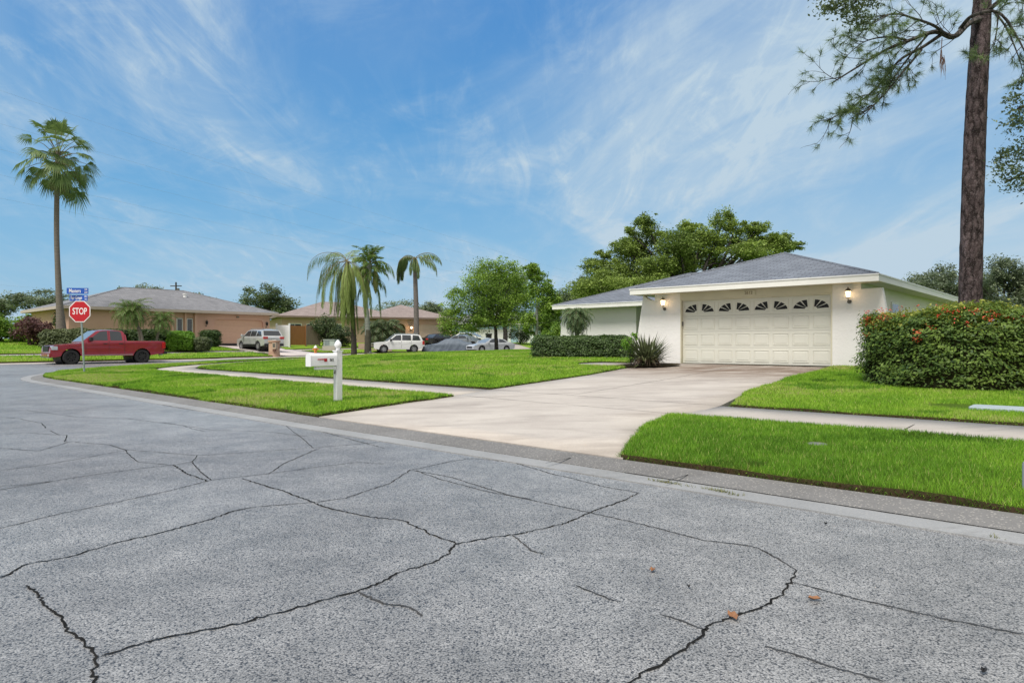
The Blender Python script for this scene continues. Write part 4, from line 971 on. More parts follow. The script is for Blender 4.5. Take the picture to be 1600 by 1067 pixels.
    # background oaks
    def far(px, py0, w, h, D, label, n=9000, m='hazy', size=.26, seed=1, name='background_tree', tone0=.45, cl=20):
        random.seed(seed); q = D/F; x, y = at(px, D); z0 = H(x, y); base = HY+5; B = []
        n = int(n*1.5)
        for k in range(15):
            a = random.uniform(-1, 1); t = random.random(); B.append((a*w*.42*q, random.uniform(-1, 1)*w*.2*q, zat(py0+h*(.16+.26*abs(a)+.5*t*(1-.3*abs(a))), D)-z0, w*.19*q, w*.19*q, h*.17*q))
        broadleaf(name, x, y, B, n, size, M_[m], M_['barko'], .3, label, fork=.35, z=z0, clumps=cl, tone0=tone0, cr=.42)
    far(-5, 455, 60, 50, 95, 'background tree at the far left edge above the bushes', seed=3, n=6000)
    far(62, 446, 100, 60, 90, 'broad background tree behind the tall palm trunk', seed=4)
    far(190, 446, 40, 45, 85, 'small tree top peeking over the left slope of the tan roof', seed=5, n=3500)
    far(233, 440, 70, 55, 88, 'tree top showing above the ridge of the tan house', seed=6, n=6000)
    far(312, 452, 60, 55, 88, 'tree top just right of the tan house ridge', seed=7, n=5000)
    far(415, 436, 88, 90, 92, 'dark rounded tree standing behind the gap between tan and brown roofs', seed=8, n=12000, m='dark', size=.28)
    far(625, 466, 120, 60, 105, 'green tree behind the peak of the brown roofed house', seed=9, n=9000, tone0=.7)
    far(675, 468, 60, 50, 100, 'green tree above the right end of the brown roof', seed=10, n=5000, tone0=.6)
    far(790, 398, 95, 130, 80, 'dark tall tree right behind the bright shade tree', seed=11, n=16000, m='dark', size=.24)
    far(870, 430, 55, 110, 78, 'dark tree between the shade tree and the wing roof', seed=12, n=9000, m='dark', size=.24)
    far(905, 425, 60, 90, 66, 'greyish tree just left of the huge oak', seed=13, n=7000, m='dark', size=.2)
    far(1465, 398, 110, 110, 60, 'hazy tree left of the pine trunk above the flowering hedge', seed=14, n=16000, size=.2)
    far(1570, 388, 120, 120, 58, 'hazy tree right of the pine trunk above the flowering hedge', seed=15, n=18000, size=.2)
    far(1660, 380, 120, 130, 56, 'hazy tree beyond the right picture edge behind the hedge', seed=16, n=8000, size=.2)
    for i, (px, w) in enumerate([(-60, 90), (380, 60), (480, 90), (560, 80), (720, 60), (940, 60)]):
        pass
    random.seed(21)
    # low far wood closing the horizon
    C, t = [], []
    for k in range(170):
        X = -260+k*3.2+random.uniform(-2, 2); Y = 135+random.uniform(0, 12); b = [(X, Y, H(X, Y)+2.3, 3.4, 3, 3.0)]
        p, q_ = clump_points(b, 240, 9, .4, .4); C.append(p); t.append(q_)
    C = np.vstack(C); t = np.concatenate(t); o = leaves('distant_wood', C, .75, t, M_['hazy']); tag(o, 'low line of distant trees along the horizon behind all the houses', 'woods', kind='stuff')
    # pine by the hedge
    pine()
def roundpoly(P, r, n=5):
    P = [np.array(p, float) for p in P]; out = []
    for i, p in enumerate(P):
        a, b = P[i-1], P[(i+1) % len(P)]; u, v = a-p, b-p; lu, lv = np.linalg.norm(u), np.linalg.norm(v)
        k = min(r, lu*.45, lv*.45); s, e = p+u/lu*k, p+v/lv*k
        for t in np.linspace(0, 1, n): out.append((1-t)**2*s+2*t*(1-t)*p+t*t*e)
    return [tuple(q) for q in out]
def pine():
    D = 17.0; x, y = at(1516, D); z0 = H(x, y)-.1; e = empty('pine_tree', (x, y, z0), 0, 'tall pine with a reddish brown trunk rising behind the flowering hedge', 'pine tree'); q = D/F
    P = [((px-1516)*q, 0, zat(py, D)-z0) for px, py in [(1515, 600), (1516, 470), (1520, 300), (1526, 150), (1533, 40), (1537, -60), (1540, -260)]]
    pts = catmull3(P, 14); nn = len(pts); mb = MB()
    rad = np.interp(np.linspace(0, 1, nn), [0, .15, .4, .7, 1], [.32, .262, .245, .21, .16]); mb.tube(pts, rad, 28)
    o = mb.build('trunk', M_['barkp'], e, sm=70)
    for v in o.data.vertices:
        n_ = fn3(v.co.x*9, v.co.y*9, v.co.z*3.2)*.045; c = Vector((v.co.x, v.co.y, 0)); v.co.x += n_*.5; v.co.y += n_*.5
    br = MB(); tips = []; q2 = q
    def loc(px, py, dy): return Vector((at(px, D+dy)[0]-x, dy, zat(py, D+dy)-z0))
    def branch(lst, r0, r1, n=6):
        p = catmull3([loc(*a) for a in lst], 5); br.tube(p, np.linspace(r0, r1, len(p)), n); return [Vector(a) for a in p]
    def twig(p, d, L, r, lvl):
        k = 5; pts_ = [p]; dd = d.normalized()
        for i in range(k):
            dd = (dd+Vector(rand_unit(1)[0])*.22+Vector((0, 0, .05 if lvl else -.02))).normalized(); pts_.append(pts_[-1]+dd*L/k)
        br.tube(pts_, np.linspace(r, r*.35, k+1), 4)
        if lvl > 0:
            for i in range(1, k+1):
                if random.random() < .75:
                    s = dd.cross(Vector(rand_unit(1)[0])).normalized(); twig(pts_[i], dd*.8+s*.75, L*random.uniform(.4, .6), r*.5, lvl-1)
        tips.append((pts_[-1], dd))
    main = branch([(1532, 30, -.1), (1512, 38, -.4), (1490, 58, -.7), (1462, 50, -.9), (1425, 62, -1.0), (1385, 78, -1.1), (1340, 105, -1.2), (1300, 130, -1.3)], .085, .015)
    b2 = branch([(1470, 55, -.85), (1440, 75, -.7), (1405, 95, -.6), (1372, 135, -.5), (1335, 165, -.5), (1290, 190, -.5)], .045, .01)
    b3 = branch([(1475, 52, -.85), (1458, 40, -1.3), (1430, 30, -1.6), (1395, 22, -1.8), (1360, 40, -2)], .04, .01)
    b4 = branch([(1440, 78, -.7), (1405, 120, -.9), (1380, 150, -1.1), (1345, 185, -1.1)], .03, .008)
    b5 = branch([(1500, 45, -.5), (1520, 25, -1.0), (1560, 20, -1.3), (1590, 60, -1.4), (1605, 90, -1.5)], .05, .012)
    b6 = branch([(1540, 20, -.1), (1575, -5, -.5), (1610, 5, -.8), (1650, 40, -1)], .06, .015)
    b7 = branch([(1560, 22, -1.3), (1555, 60, -1.3), (1540, 95, -1.3)], .02, .006)
    b8 = branch([(1452, 52, -.9), (1420, 90, -.8), (1392, 128, -.8), (1365, 165, -.9), (1325, 188, -.9)], .03, .006)
    b9 = branch([(1420, 64, -1.0), (1388, 58, -1.2), (1350, 66, -1.3), (1318, 92, -1.4)], .028, .006)
    b10 = branch([(1545, 10, .1), (1570, 40, .0), (1590, 85, -.2), (1600, 120, -.2)], .03, .006)
    rnd = random.Random(5)
    for b, n_, ln in ((main, 17, .9), (b2, 14, .7), (b3, 13, .75), (b4, 10, .6), (b5, 9, .7), (b6, 8, .8), (b7, 4, .5), (b8, 12, .6), (b9, 10, .6), (b10, 8, .6)):
        for k in range(n_):
            i = int(len(b)*(.22+.76*(k+rnd.random())/n_)); i = min(i, len(b)-2); d = (b[i+1]-b[i]).normalized(); s = d.cross(Vector(rand_unit(1)[0])).normalized(); s.z = s.z*.8+.1
            twig(b[i], d*.8+s*.8, ln*rnd.uniform(.55, 1.05), .012, 1)
        tips.append((b[-1], (b[-1]-b[-2]).normalized()))
    br.build('branches', M_['barko'], e)
    # needles: tufts at the twig ends
    V = []; tone = []
    for p, d in tips:
        if rnd.random() < .16: continue
        n_ = 46; dirs = rand_unit(n_)*.85 + np.array(d)*.75; dirs /= np.linalg.norm(dirs, axis=1)[:, None]; L = rng.uniform(.12, .23, n_)[:, None]
        o0 = np.array(p) - np.array(d)*rng.uniform(0, .14, n_)[:, None]; sd = np.cross(dirs, rand_unit(n_)); sd /= np.linalg.norm(sd, axis=1)[:, None]; sd *= .0042
        t = o0+dirs*L; t[:, 2] -= .02; V.append(np.stack([o0-sd, o0+sd, t], 1)); tone.append(np.clip(rng.normal(.45, .2)+rng.normal(0, .12, n_), 0, 1))
    V = np.concatenate(V).reshape(-1, 3); tri_mesh('needles', V, 3, M_['needle'], np.concatenate(tone), e)
    T = MB()
    for px, py, dy in ((1470, 95, -.9), (1474, 104, -.9)):
        for k in range(9):
            a = loc(px+rnd.uniform(-2, 2), py-rnd.uniform(6, 18), dy); T.tube([a, a+Vector((rnd.uniform(-.03, .03), 0, -.15)), a+Vector((rnd.uniform(-.06, .06), 0, -rnd.uniform(.3, .5)))], [.008, .006, .002], 3)
    T.tube([loc(1472, 60, -.9), loc(1470, 90, -.9)], [.012, .006], 4)
    T.build('dead_needle_clump', mat('dead_needles', (.16, .09, .06), (.22, .14, .10), rough=.9), e)
    # hanging oak boughs: a live oak whose trunk stands right of the picture
    D2 = 13; x, y = at(1790, D2); z0 = H(x, y)-.05; e = empty('live_oak', (x, y, z0), 0, 'live oak whose leafy boughs hang in at the right edge and the top', 'tree'); q = D2/F; mb = MB()
    def lc(px, py, dy): return Vector((at(px, D2+dy)[0]-x, dy, zat(py, D2+dy)-z0))
    def bb(l, r0, r1): mb.tube(catmull3([lc(*a) for a in l], 5), np.linspace(r0, r1, 5*(len(l)-1)+1), 7)
    bb([(1790, 620, 0), (1785, 400, 0), (1770, 150, 0), (1740, -100, 0)], .4, .22); bb([(1775, 200, 0), (1700, 130, -.3), (1640, 150, -.5), (1590, 170, -.6)], .12, .02); bb([(1780, 330, 0), (1690, 270, -.3), (1630, 260, -.5), (1570, 285, -.6)], .1, .015)
    bb([(1750, -60, 0), (1600, -120, -.6), (1450, -90, -1.2), (1370, -30, -1.5), (1330, 10, -1.5)], .12, .015)
    mb.build('trunk', M_['barko'], e, sm=60)
    bl = []
    for px, py, rx, rz in [(1590, 185, 22, 22), (1600, 235, 30, 16), (1575, 262, 22, 14), (1590, 285, 26, 16), (1565, 245, 14, 10), (1625, 160, 30, 26), (1640, 230, 40, 40), (1580, 150, 12, 10), (1597, 130, 10, 8), (1655, 290, 40, 26),
                           (1310, 5, 26, 12), (1335, 18, 22, 14), (1345, 38, 14, 10), (1355, 8, 18, 10), (1330, -25, 40, 20), (1292, 14, 12, 7), (1400, -50, 40, 20)]:
        v = lc(px, py, -.6 if px > 1500 else -1.5); bl.append((v.x, v.y, v.z, rx*q, rx*q, rz*q))
    C, t = clump_points(bl, 9500, 30, .55, .35); leaves('crown', C, .06, t, M_['dark'], e)
def fn3(x, y, z): return math.sin(x*1.7+math.sin(z*2.3))*math.cos(y*2.1+math.sin(z*1.9+x)) + .5*math.sin(z*5.1+x*3)
# ------------------------------------------------------------ buildings
def hip(mb, x0, x1, y0, y1, z, p=1/3, ax=None, t=.03):
    """hip roof over a rectangle with the ridge along its longer side"""
    w, d = x1-x0, y1-y0; ax = ax or ('x' if w >= d else 'y')
    if ax == 'x': h = d/2; a, b = (x0+h, y0+h), (x1-h, y0+h)
    else: h = w/2; a, b = (x0+h, y0+h), (x0+h, y1-h)
    r = z+h*p
    c = [(x0, y0), (x1, y0), (x1, y1), (x0, y1)]
    vs = [(*q, z) for q in c] + [(*a, r), (*b, r)] + [(*q, z-t) for q in c]
    fs = ([(0, 1, 5, 4), (1, 2, 5), (2, 3, 4, 5), (3, 0, 4)] if ax == 'x' else [(0, 1, 4), (1, 2, 5, 4), (2, 3, 5), (3, 0, 4, 5)])
    fs += [(0, 6, 7, 1), (1, 7, 8, 2), (2, 8, 9, 3), (3, 9, 6, 0)]
    mb.add(vs, fs); return a, b, r
def ridge_caps(mb, segs, w=.12, h=.035):
    for a, b in segs:
        a, b = Vector(a), Vector(b); mb.tube([a, b], [w*.5, w*.5], 6)
def text_mesh(name, body, size, m, parent, loc, rot=(R(90), 0, 0), sx=1, ext=.002, align='CENTER'):
    cu = bpy.data.curves.new(name, 'FONT'); cu.body = body; cu.size = size; cu.extrude = ext; cu.align_x = align; cu.align_y = 'CENTER'; cu.offset = size*.012
    tmp = bpy.data.objects.new(name, cu); COL.objects.link(tmp); bpy.context.view_layer.update()
    me = bpy.data.meshes.new_from_object(tmp.evaluated_get(bpy.context.evaluated_depsgraph_get())); bpy.data.objects.remove(tmp)
    me.materials.clear(); o = link(name, me, m, parent); o.location = loc; o.rotation_euler = rot; o.scale = (sx, 1, 1); return o
def sconce(par, x, y, z, s=1, lit=True, metal='black'):
    mb = MB(); mb.lathe([(0, 0), (.055, 0), (.06, .02), (.055, .035), (0, .035)], 12, (x, y-.035, z-.19*s), 'y')
    mb.tube([(x, y-.02, z-.19*s), (x, y-.08*s, z-.21*s), (x, y-.13*s, z-.16*s), (x, y-.14*s, z-.10*s)], .011*s, 7)
    mb.lathe([(0, z-.11*s), (.05*s, z-.10*s), (.062*s, z-.08*s), (.05*s, z-.075*s)], 12, (x, y-.14*s, 0))
    mb.lathe([(.085*s, z+.10*s), (.09*s, z+.115*s), (.05*s, z+.16*s), (.015*s, z+.19*s), (.02*s, z+.21*s), (0, z+.225*s)], 12, (x, y-.14*s, 0))
    for k in range(4):
        a = math.pi/4+k*math.pi/2; mb.tube([(x+.06*s*math.cos(a), y-.14*s+.06*s*math.sin(a), z-.08*s), (x+.086*s*math.cos(a), y-.14*s+.086*s*math.sin(a), z+.10*s)], .005*s, 4)
    o = mb.build('wall_lamp', M_['pewter'], par, sm=40)
    g = MB(); g.lathe([(0, z-.075*s), (.052*s, z-.075*s), (.078*s, z+.098*s), (0, z+.10*s)], 12, (x, y-.14*s, 0)); g.build('lamp_glass', M_['lampglass'] if lit else M_['blackglass'], o, sm=50)
M_['pewter'] = mat('pewter', (.20, .19, .17), (.12, .115, .10), rough=.4, metal=.6)
M_['lampglass'] = mat('lit_lamp_glass', (.9, .75, .5), (.9, .75, .5), rough=.4, emis=((1, .72, .42), 1.7))
M_['window'] = mat('window_glass', (.05, .065, .08), (.03, .04, .05), rough=.05, spec=.8)
def pt_light(par, loc, e, name='lamp_light'):
    l = bpy.data.lights.new(name, 'POINT'); l.energy = e; l.color = (1, .62, .30); l.shadow_soft_size = .06
    o = bpy.data.objects.new(name, l); COL.objects.link(o); o.parent = par; o.location = loc
def window(par, x0, x1, y, z0, z1, ft=.06, fm='white', mull=0):
    f = MB(); f.box(x0, x0+ft, y-.03, y+.03, z0, z1); f.box(x1-ft, x1, y-.03, y+.03, z0, z1); f.box(x0+ft, x1-ft, y-.03, y+.03, z0, z0+ft); f.box(x0+ft, x1-ft, y-.03, y+.03, z1-ft, z1)
    for k in range(mull): xm = x0+(x1-x0)*(k+1)/(mull+1); f.box(xm-.02, xm+.02, y-.025, y+.025, z0+ft, z1-ft)
    o = f.build('window', M_[fm], par); g = MB(); g.box(x0+ft, x1-ft, y-.008, y+.012, z0+ft, z1-ft); g.build('pane', M_['window'], o)
def white_house():
    ox, oy = UV(-12.4, 19.92); e = empty('white_house', (ox, oy, .65), math.atan2(-.670, .742), 'low white stucco house with slate grey hip roof and a double garage door', 'house')
    T = 2.355; WY = .60
    w = MB()
    w.box(.59, 1.56, WY, WY+.2, -.4, T); w.box(6.40, 7.16, WY, WY+.2, -.4, T)
    cv = [(.13, T)] + [(.13+.46*t, T-.20*math.sin(t*math.pi/2)**.8) for t in np.linspace(.15, 1, 7)]
    w.prism([(-.33, -.4)] + cv + [(.59, -.4)], WY, WY+.2)
    w.prism([(7.16, -.4), (7.16, 2.19), (7.69, 2.21), (8.12, -.4)], WY+.0, WY+.2)
    w.box(.59, .79, WY+.2, 6.48, -.4, T); w.box(6.96, 7.16, WY+.2, 15.0, -.4, T)
    w.prism([(-8.3, -.4), (-8.02, T), (-3.76, T), (-3.76, -.4)], 6.48, 6.68)
    w.box(-3.96, -3.76, 6.68, 10.2, -.4, T); w.box(-3.76, .59, 10.0, 10.2, -.4, T); w.box(-8.0, -7.8, 6.68, 15.0, -.4, T); w.box(-7.8, 6.96, 14.8, 15.0, -.4, T)
    w.box(.59, .79, 6.48, 10.0, -.4, T)
    w.build('wall', M_['stucco'], e)
    b = MB(); b.box(1.56, 6.40, WY-.012, WY+.2, 2.13, T); b.build('beam', M_['header'], e)
    # door jambs and the sectional door
    j = MB(); j.box(1.56, 1.60, WY+.0, WY+.2, -.02, 2.13); j.box(6.36, 6.40, WY+.0, WY+.2, -.02, 2.13); j.box(1.60, 6.36, WY+.02, WY+.2, 2.09, 2.13)
    j.build('door_frame', M_['header'], e)
    d = MB(); x0, x1, DY = 1.60, 6.36, WY+.125; rows = [(-.0, .525), (.53, 1.05), (1.055, 1.57), (1.575, 2.09)]
    cw = (x1-x0)/8
    for k, (a, c) in enumerate(rows):
        d.box(x0, x1, DY, DY+.05, a, c)
        for i in range(8):
            p0, p1 = x0+i*cw+.07, x0+(i+1)*cw-.07; q0, q1 = a+.09, c-.09
            d.prism([(p0-.012, q0-.012), (p1+.012, q0-.012), (p1+.012, q0), (p0-.012, q0)], DY-.012, DY); d.prism([(p0-.012, q1), (p1+.012, q1), (p1+.012, q1+.012), (p0-.012, q1+.012)], DY-.012, DY)
            d.box(p0-.012, p0, DY-.012, DY, q0, q1); d.box(p1, p1+.012, DY-.012, DY, q0, q1)
            if k < 3: # raised field with sloped sides
                s = .03; d.add([(p0+.02, DY-.001, q0+.02), (p1-.02, DY-.001, q0+.02), (p1-.02, DY-.001, q1-.02), (p0+.02, DY-.001, q1-.02), (p0+.02+s, DY-.008, q0+.02+s), (p1-.02-s, DY-.008, q0+.02+s), (p1-.02-s, DY-.008, q1-.02-s), (p0+.02+s, DY-.008, q1-.02-s)],
                               [(0, 1, 5, 4), (1, 2, 6, 5), (2, 3, 7, 6), (3, 0, 4, 7), (4, 5, 6, 7)])
    door = d.build('garage_door', M_['cream'], e)
    for i in range(8):
        p0, p1 = x0+i*cw+.085, x0+(i+1)*cw-.085; z0 = rows[3][0]+.12; sx = 1 if i % 2 else -1; cx = p0 if i % 2 else p1
        g = MB(); W_, H_ = p1-p0, .27
        for s0, s1 in ((4, 30), (36, 58), (64, 86)):
            def P(r, a): return (cx+sx*W_*r*math.cos(R(a)), z0+H_*r*math.sin(R(a)))
            pl = [P(.22, s0), P(1, s0), P(1, (s0+s1)/2), P(1, s1), P(.22, s1)]
            if sx < 0: pl = pl[::-1]
            g.prism(pl, DY-.006, DY+.002)
        g.build('fan_window', M_['blackglass'], door)
    # roof
    r = MB(); E = T+.19; p = 1/3
    hw = 7.73/2; A = (hw, hw, E+hw*p); Bp = (hw, 10.5, E+hw*p)
    r.add([(0, 0, E), (7.73, 0, E), A, Bp, (7.73, 10.5, E), (0, 10.5, E)], [(0, 1, 2), (1, 4, 3, 2), (0, 2, 3, 5)])
    m0 = hip(r, -8.15, 7.715, 5.88, 15.5, E+.001)
    ro = r.build('roof', M_['shingle'], e, fix=True)
    c = MB(); c.tube([(0, 0, E), A], .045, 6); c.tube([(7.73, 0, E), A], .045, 6); c.tube([A, (hw, 9.75, E+hw*p)], .045, 6)
    c.tube([(-8.15, 5.88, E), (m0[0][0], m0[0][1], m0[2])], .045, 6); c.tube([(*m0[0], m0[2]), (*m0[1], m0[2])], .045, 6)
    c.build('ridge_caps', M_['shingle'], ro)
    f = MB(); FZ0 = T-.01; FZ1 = E-.005
    f.box(-.03, 7.76, -.035, 0, FZ0, FZ1); f.box(-.03, 0, 0, 5.845, FZ0, FZ1); f.box(7.73, 7.76, 0, 15.5, FZ0, FZ1); f.box(-8.18, .0, 5.845, 5.88, FZ0, FZ1); f.box(-8.18, -8.15, 5.88, 15.5, FZ0, FZ1); f.box(-8.18, 7.76, 15.5, 15.53, FZ0, FZ1)
    f.build('fascia', M_['fascia'], e)
    dr = MB(); dr.box(-.05, 7.78, -.055, -.035, E-.03, E+.004); dr.box(-8.2, -.0, 5.825, 5.845, E-.03, E+.004); dr.box(7.76, 7.78, -.055, 15.5, E-.03, E+.004); dr.build('drip_edge', M_['white'], e)
    s = MB(); s.box(0, 7.73, 0, WY, T, T+.02); s.box(0, .59, WY, 5.88, T, T+.02); s.box(7.16, 7.73, WY, 15.5, T, T+.02); s.box(-8.15, 0, 5.88, 6.48, T, T+.02); s.box(-8.15, -8.0, 6.48, 15.5, T, T+.02); s.box(-3.76, .59, 6.48, 10, T, T+.02)
    s.build('soffit', M_['soffit'], e)
    for x in (.98, 6.86): sconce(e, x, WY, 2.04, 1.0); pt_light(e, (x+.02, WY-.20, 2.05), 1.3)
    pl = MB(); pl.box(3.70, 4.16, WY-.03, WY-.012, 2.19, 2.32); po = pl.build('house_number', M_['header'], e)
    text_mesh('numerals', '2612', .13, mat('brown_numerals', (.20, .15, .09), rough=.6), po, (3.93, WY-.031, 2.25))
    window(e, 0, 0, 0, 0, 0) if False else None
    k = MB(); k.box(7.155, 7.20, 4.0, 4.9, 1.25, 2.0); wo = k.build('window', M_['white'], e); k = MB(); k.box(7.19, 7.206, 4.07, 4.83, 1.32, 1.60); k.box(7.19, 7.206, 4.07, 4.83, 1.65, 1.93); k.build('pane', M_['window'], wo)
    k = MB(); k.box(1.60, 1.625, WY+.03, WY+.10, 1.25, 1.40); k.build('keypad', M_['pewter'], e)
def wall_with_openings(x0, x1, y, t, z0, z1, ops):
    """solid wall pieces left around rectangular openings (xa, xb, zb, zt)"""
    mb = MB(); x = x0
    for a, b, zb, zt in sorted(ops):
        mb.box(x, a, y, y+t, z0, z1)
        if zt < z1: mb.box(a, b, y, y+t, zt, z1)
        if zb > z0: mb.box(a, b, y, y+t, z0, zb)
        x = b
    mb.box(x, x1, y, y+t, z0, z1); return mb
def tan_house():
    ox, oy = UV(-56.5, 13.8); z = 1.30; e = empty('tan_house', (ox, oy, z), math.atan2(.742, .670), 'long tan stucco house with a grey hip roof and an arched garage opening', 'house')
    T = 3.87-z; W_ = mat('tan_stucco', (.64, .405, .31), (.59, .37, .28), scale=.8, rough=.8, bmp=.3, bscale=20)
    dr0, dr1, dt = 11.3, 15.75, 2.12
    mb = wall_with_openings(.6, 16.35, .6, .2, -.8, T, [(8.2, 8.75, .9, 2.15), (9.0, 9.55, .9, 2.15), (dr0, dr1, -.8, dt)])
    mb.box(.6, .8, .8, 11.4, -.8, T); mb.box(16.15, 16.35, .8, 11.4, -.8, T); mb.box(.8, 16.15, 11.2, 11.4, -.8, T)
    mb.prism([(dr1, 1.75), (dr1-.04, 1.95), (dr1-.16, 2.07), (dr1-.36, dt), (dr1, dt)], .6, .8); mb.prism([(dr0, 1.75), (dr0, dt), (dr0+.36, dt), (dr0+.16, 2.07), (dr0+.04, 1.95)], .6, .8)
    mb.build('wall', W_, e)
    g = MB()
    for k in range(4): g.box(dr0, dr1, .78, .82, .0+k*.53, .525+k*.53)
    g.build('garage_door', mat('tan_door', (.62, .40, .285), (.59, .38, .27), rough=.6), e)
    k = MB(); k.box(dr0-.1, dr1+.1, .70, .83, -.45, .02); k.build('dark_gap_strip', M_['black'], e)  # plain black strip filling the dark gap below the door
    for a in (8.2, 9.0): window(e, a+.02, a+.53, .66, .93, 2.12, .07)
    bb = MB(); bb.box(7.75, 7.98, .35, .6, -.5, T); bb.box(8.80, 8.96, .42, .6, -.5, T); bb.box(9.6, 9.8, .35, .6, -.5, T); bb.build('pilaster', W_, e)
    r = MB(); a, b, rz = hip(r, 0, 16.9, 0, 12, T+.22); ro = r.build('roof', M_['shingle_b'], e)
    c = MB(); c.tube([(0, 0, T+.22), (*a, rz)], .05, 6); c.tube([(*a, rz), (*b, rz)], .05, 6); c.tube([(*b, rz), (16.9, 0, T+.22)], .05, 6); c.build('ridge_caps', M_['shingle_b'], ro)
    v = MB(); v.lathe([(0, 0), (.16, 0), (.14, .3), (.2, .32), (.2, .4), (0, .42)], 10, (10.2, 3.9, T+.22+1.2)); v.build('roof_vent', M_['white'], ro)
    f = MB(); f.box(-.03, 16.93, -.04, 0, T, T+.215); f.box(-.03, 0, 0, 12, T, T+.215); f.box(16.9, 16.93, 0, 12, T, T+.215); f.box(-.03, 16.93, 12, 12.04, T, T+.215); f.build('fascia', mat('tan_fascia', (.50, .42, .36), (.46, .38, .32), rough=.6), e)
    s = MB(); s.box(0, 16.9, 0, .6, T, T+.02); s.box(0, .6, .6, 12, T, T+.02); s.box(16.35, 16.9, .6, 12, T, T+.02); s.build('soffit', mat('brown_soffit', (.32, .23, .17), rough=.8), e)
    for x in (10.6, 16.0): sconce(e, x, .6, 1.75, 1.3, lit=False)
    k = MB(); k.tube([(13.3, .58, 2.35), (13.3, .4, 2.35)], .03, 6); k.box(13.2, 13.4, .38, .5, 2.28, 2.40); k.build('flood_light', M_['pewter'], e)
def brown_house():
    z = 1.62; e = empty('brown_roofed_house', (-25.5, 72, z), math.atan2(.462, .887), 'tan house with a brown hip roof and an arched porch beside a cream garage door', 'house')
    T = 4.18-z; W_ = mat('beige_stucco', (.50, .36, .28), (.45, .32, .25), scale=.8, rough=.85, bmp=.3)
    mb = wall_with_openings(.6, 11, .6, .2, -.9, T, [(1.2, 2.7, .9, 1.95), (3.2, 3.9, .9, 1.95), (5.5, 7.4, .8, 1.95)])
    y0 = -.6
    mb2 = wall_with_openings(11, 20.2, y0, .2, -.9, T, [(13.0, 14.3, -.9, 2.1), (15.7, 19.1, -.9, 2.0)]); mb.v, mb.f = (mb.v+mb2.v, mb.f+[tuple(i+len(mb.v) for i in q) for q in mb2.f])
    ar = [(13.0, 1.4)] + [(13.65-.65*math.cos(a), 1.45+.6*math.sin(a)) for a in np.linspace(0, math.pi/2, 6)] + [(13.65, 2.1), (13.0, 2.1)]
    mb.prism(ar[:-2]+[(13.65, 2.1), (13.0, 2.1)], y0, y0+.2)
    mb.prism([(27.3-x, zz) for x, zz in ar[::-1]], y0, y0+.2)
    mb.box(.6, .8, .8, 11, -.9, T); mb.box(20.0, 20.2, y0+.2, 9, -.9, T); mb.box(11, 11.2, y0+.2, .6, -.9, T); mb.box(12.6, 14.7, y0+1.4, y0+1.6, -.9, T)
    mb.build('wall', W_, e)
    g = MB(); [g.box(15.7, 19.1, y0+.12, y0+.17, -.1+k*.53, .425+k*.53) for k in range(4)]; g.build('garage_door', mat('beige_door', (.50, .42, .34), (.47, .40, .32), rough=.6), e)
    bt = mat('brown_trim', (.17, .09, .06), rough=.7)
    for xa in (19.1, 15.5): k = MB(); k.box(xa, xa+.2, y0-.03, y0, -.9, 2.1); k.build('door_trim', bt, e)
    window(e, 1.2, 2.7, .66, .9, 1.95, .09, mull=1); window(e, 3.2, 3.9, .66, .9, 1.95, .08); window(e, 5.5, 7.4, .66, .8, 1.95, .09, mull=2)
    r = MB(); E = T+.2; a, b, rz = hip(r, 0, 14.5, 0, 12, E); hip(r, 10, 20.6, -1.2, 9.8, E+.002); r.build('roof', M_['shingle_c'], e)
    f = MB(); f.box(-.03, 9.97, -.04, 0, T, E-.005); f.box(-.03, 0, 0, 12, T, E-.005); f.box(9.97, 20.63, -1.24, -1.2, T, E-.005); f.box(20.6, 20.63, -1.2, 9.8, T, E-.005); f.box(9.97, 10, -1.2, -.04, T, E-.005); f.build('fascia', mat('brown_fascia', (.22, .16, .13), rough=.7), e)
    s = MB(); s.box(0, 10, 0, .6, T, T+.02); s.box(10, 20.6, -1.2, y0, T, T+.02); s.build('soffit', mat('beige_soffit', (.30, .23, .18), rough=.8), e)
    sconce(e, 14.95, y0, 1.55, 1.5); pt_light(e, (14.95, y0-.35, 1.55), 12)
def blue_house():
    z = 1.25; e = empty('blue_house', (-9.8, 92, z), .05, 'pale blue house with white garage doors behind the shade tree', 'house')
    T = 2.75; W_ = mat('pale_blue_paint', (.36, .52, .62), (.33, .48, .58), scale=.6, rough=.7)
    mb = wall_with_openings(.5, 15.5, .6, .2, -.8, T, [(1.3, 2.5, .8, 1.9), (5.0, 9.4, -.8, 2.1), (11.0, 12.6, -.8, 2.1)]); mb.box(.5, .7, .8, 9, -.8, T); mb.box(15.3, 15.5, .8, 9, -.8, T)
    mb.build('wall', W_, e)
    for a, b in ((5.0, 9.4), (11.0, 12.6)):
        g = MB(); [g.box(a, b, .72, .77, -.1+k*.55, .44+k*.55) for k in range(4)]; g.build('garage_door', M_['white'], e)
    for x in (4.85, 9.55, 10.85, 12.75): k = MB(); k.box(x-.12, x+.12, .52, .6, -.8, T); k.build('corner_board', M_['white'], e)
    window(e, 1.3, 2.5, .66, .8, 1.9, .08, mull=1)
    r = MB(); a, b, rz = hip(r, -.2, 16.2, 0, 10, T+.2); r.build('roof', M_['shingle_b'], e)
    f = MB(); f.box(-.23, 16.23, -.04, 0, T, T+.195); f.box(-.23, -.2, 0, 10, T, T+.195); f.build('fascia', M_['white'], e)
    s = MB(); s.box(-.2, 16.2, 0, .6, T, T+.02); s.build('soffit', M_['soffit'], e)
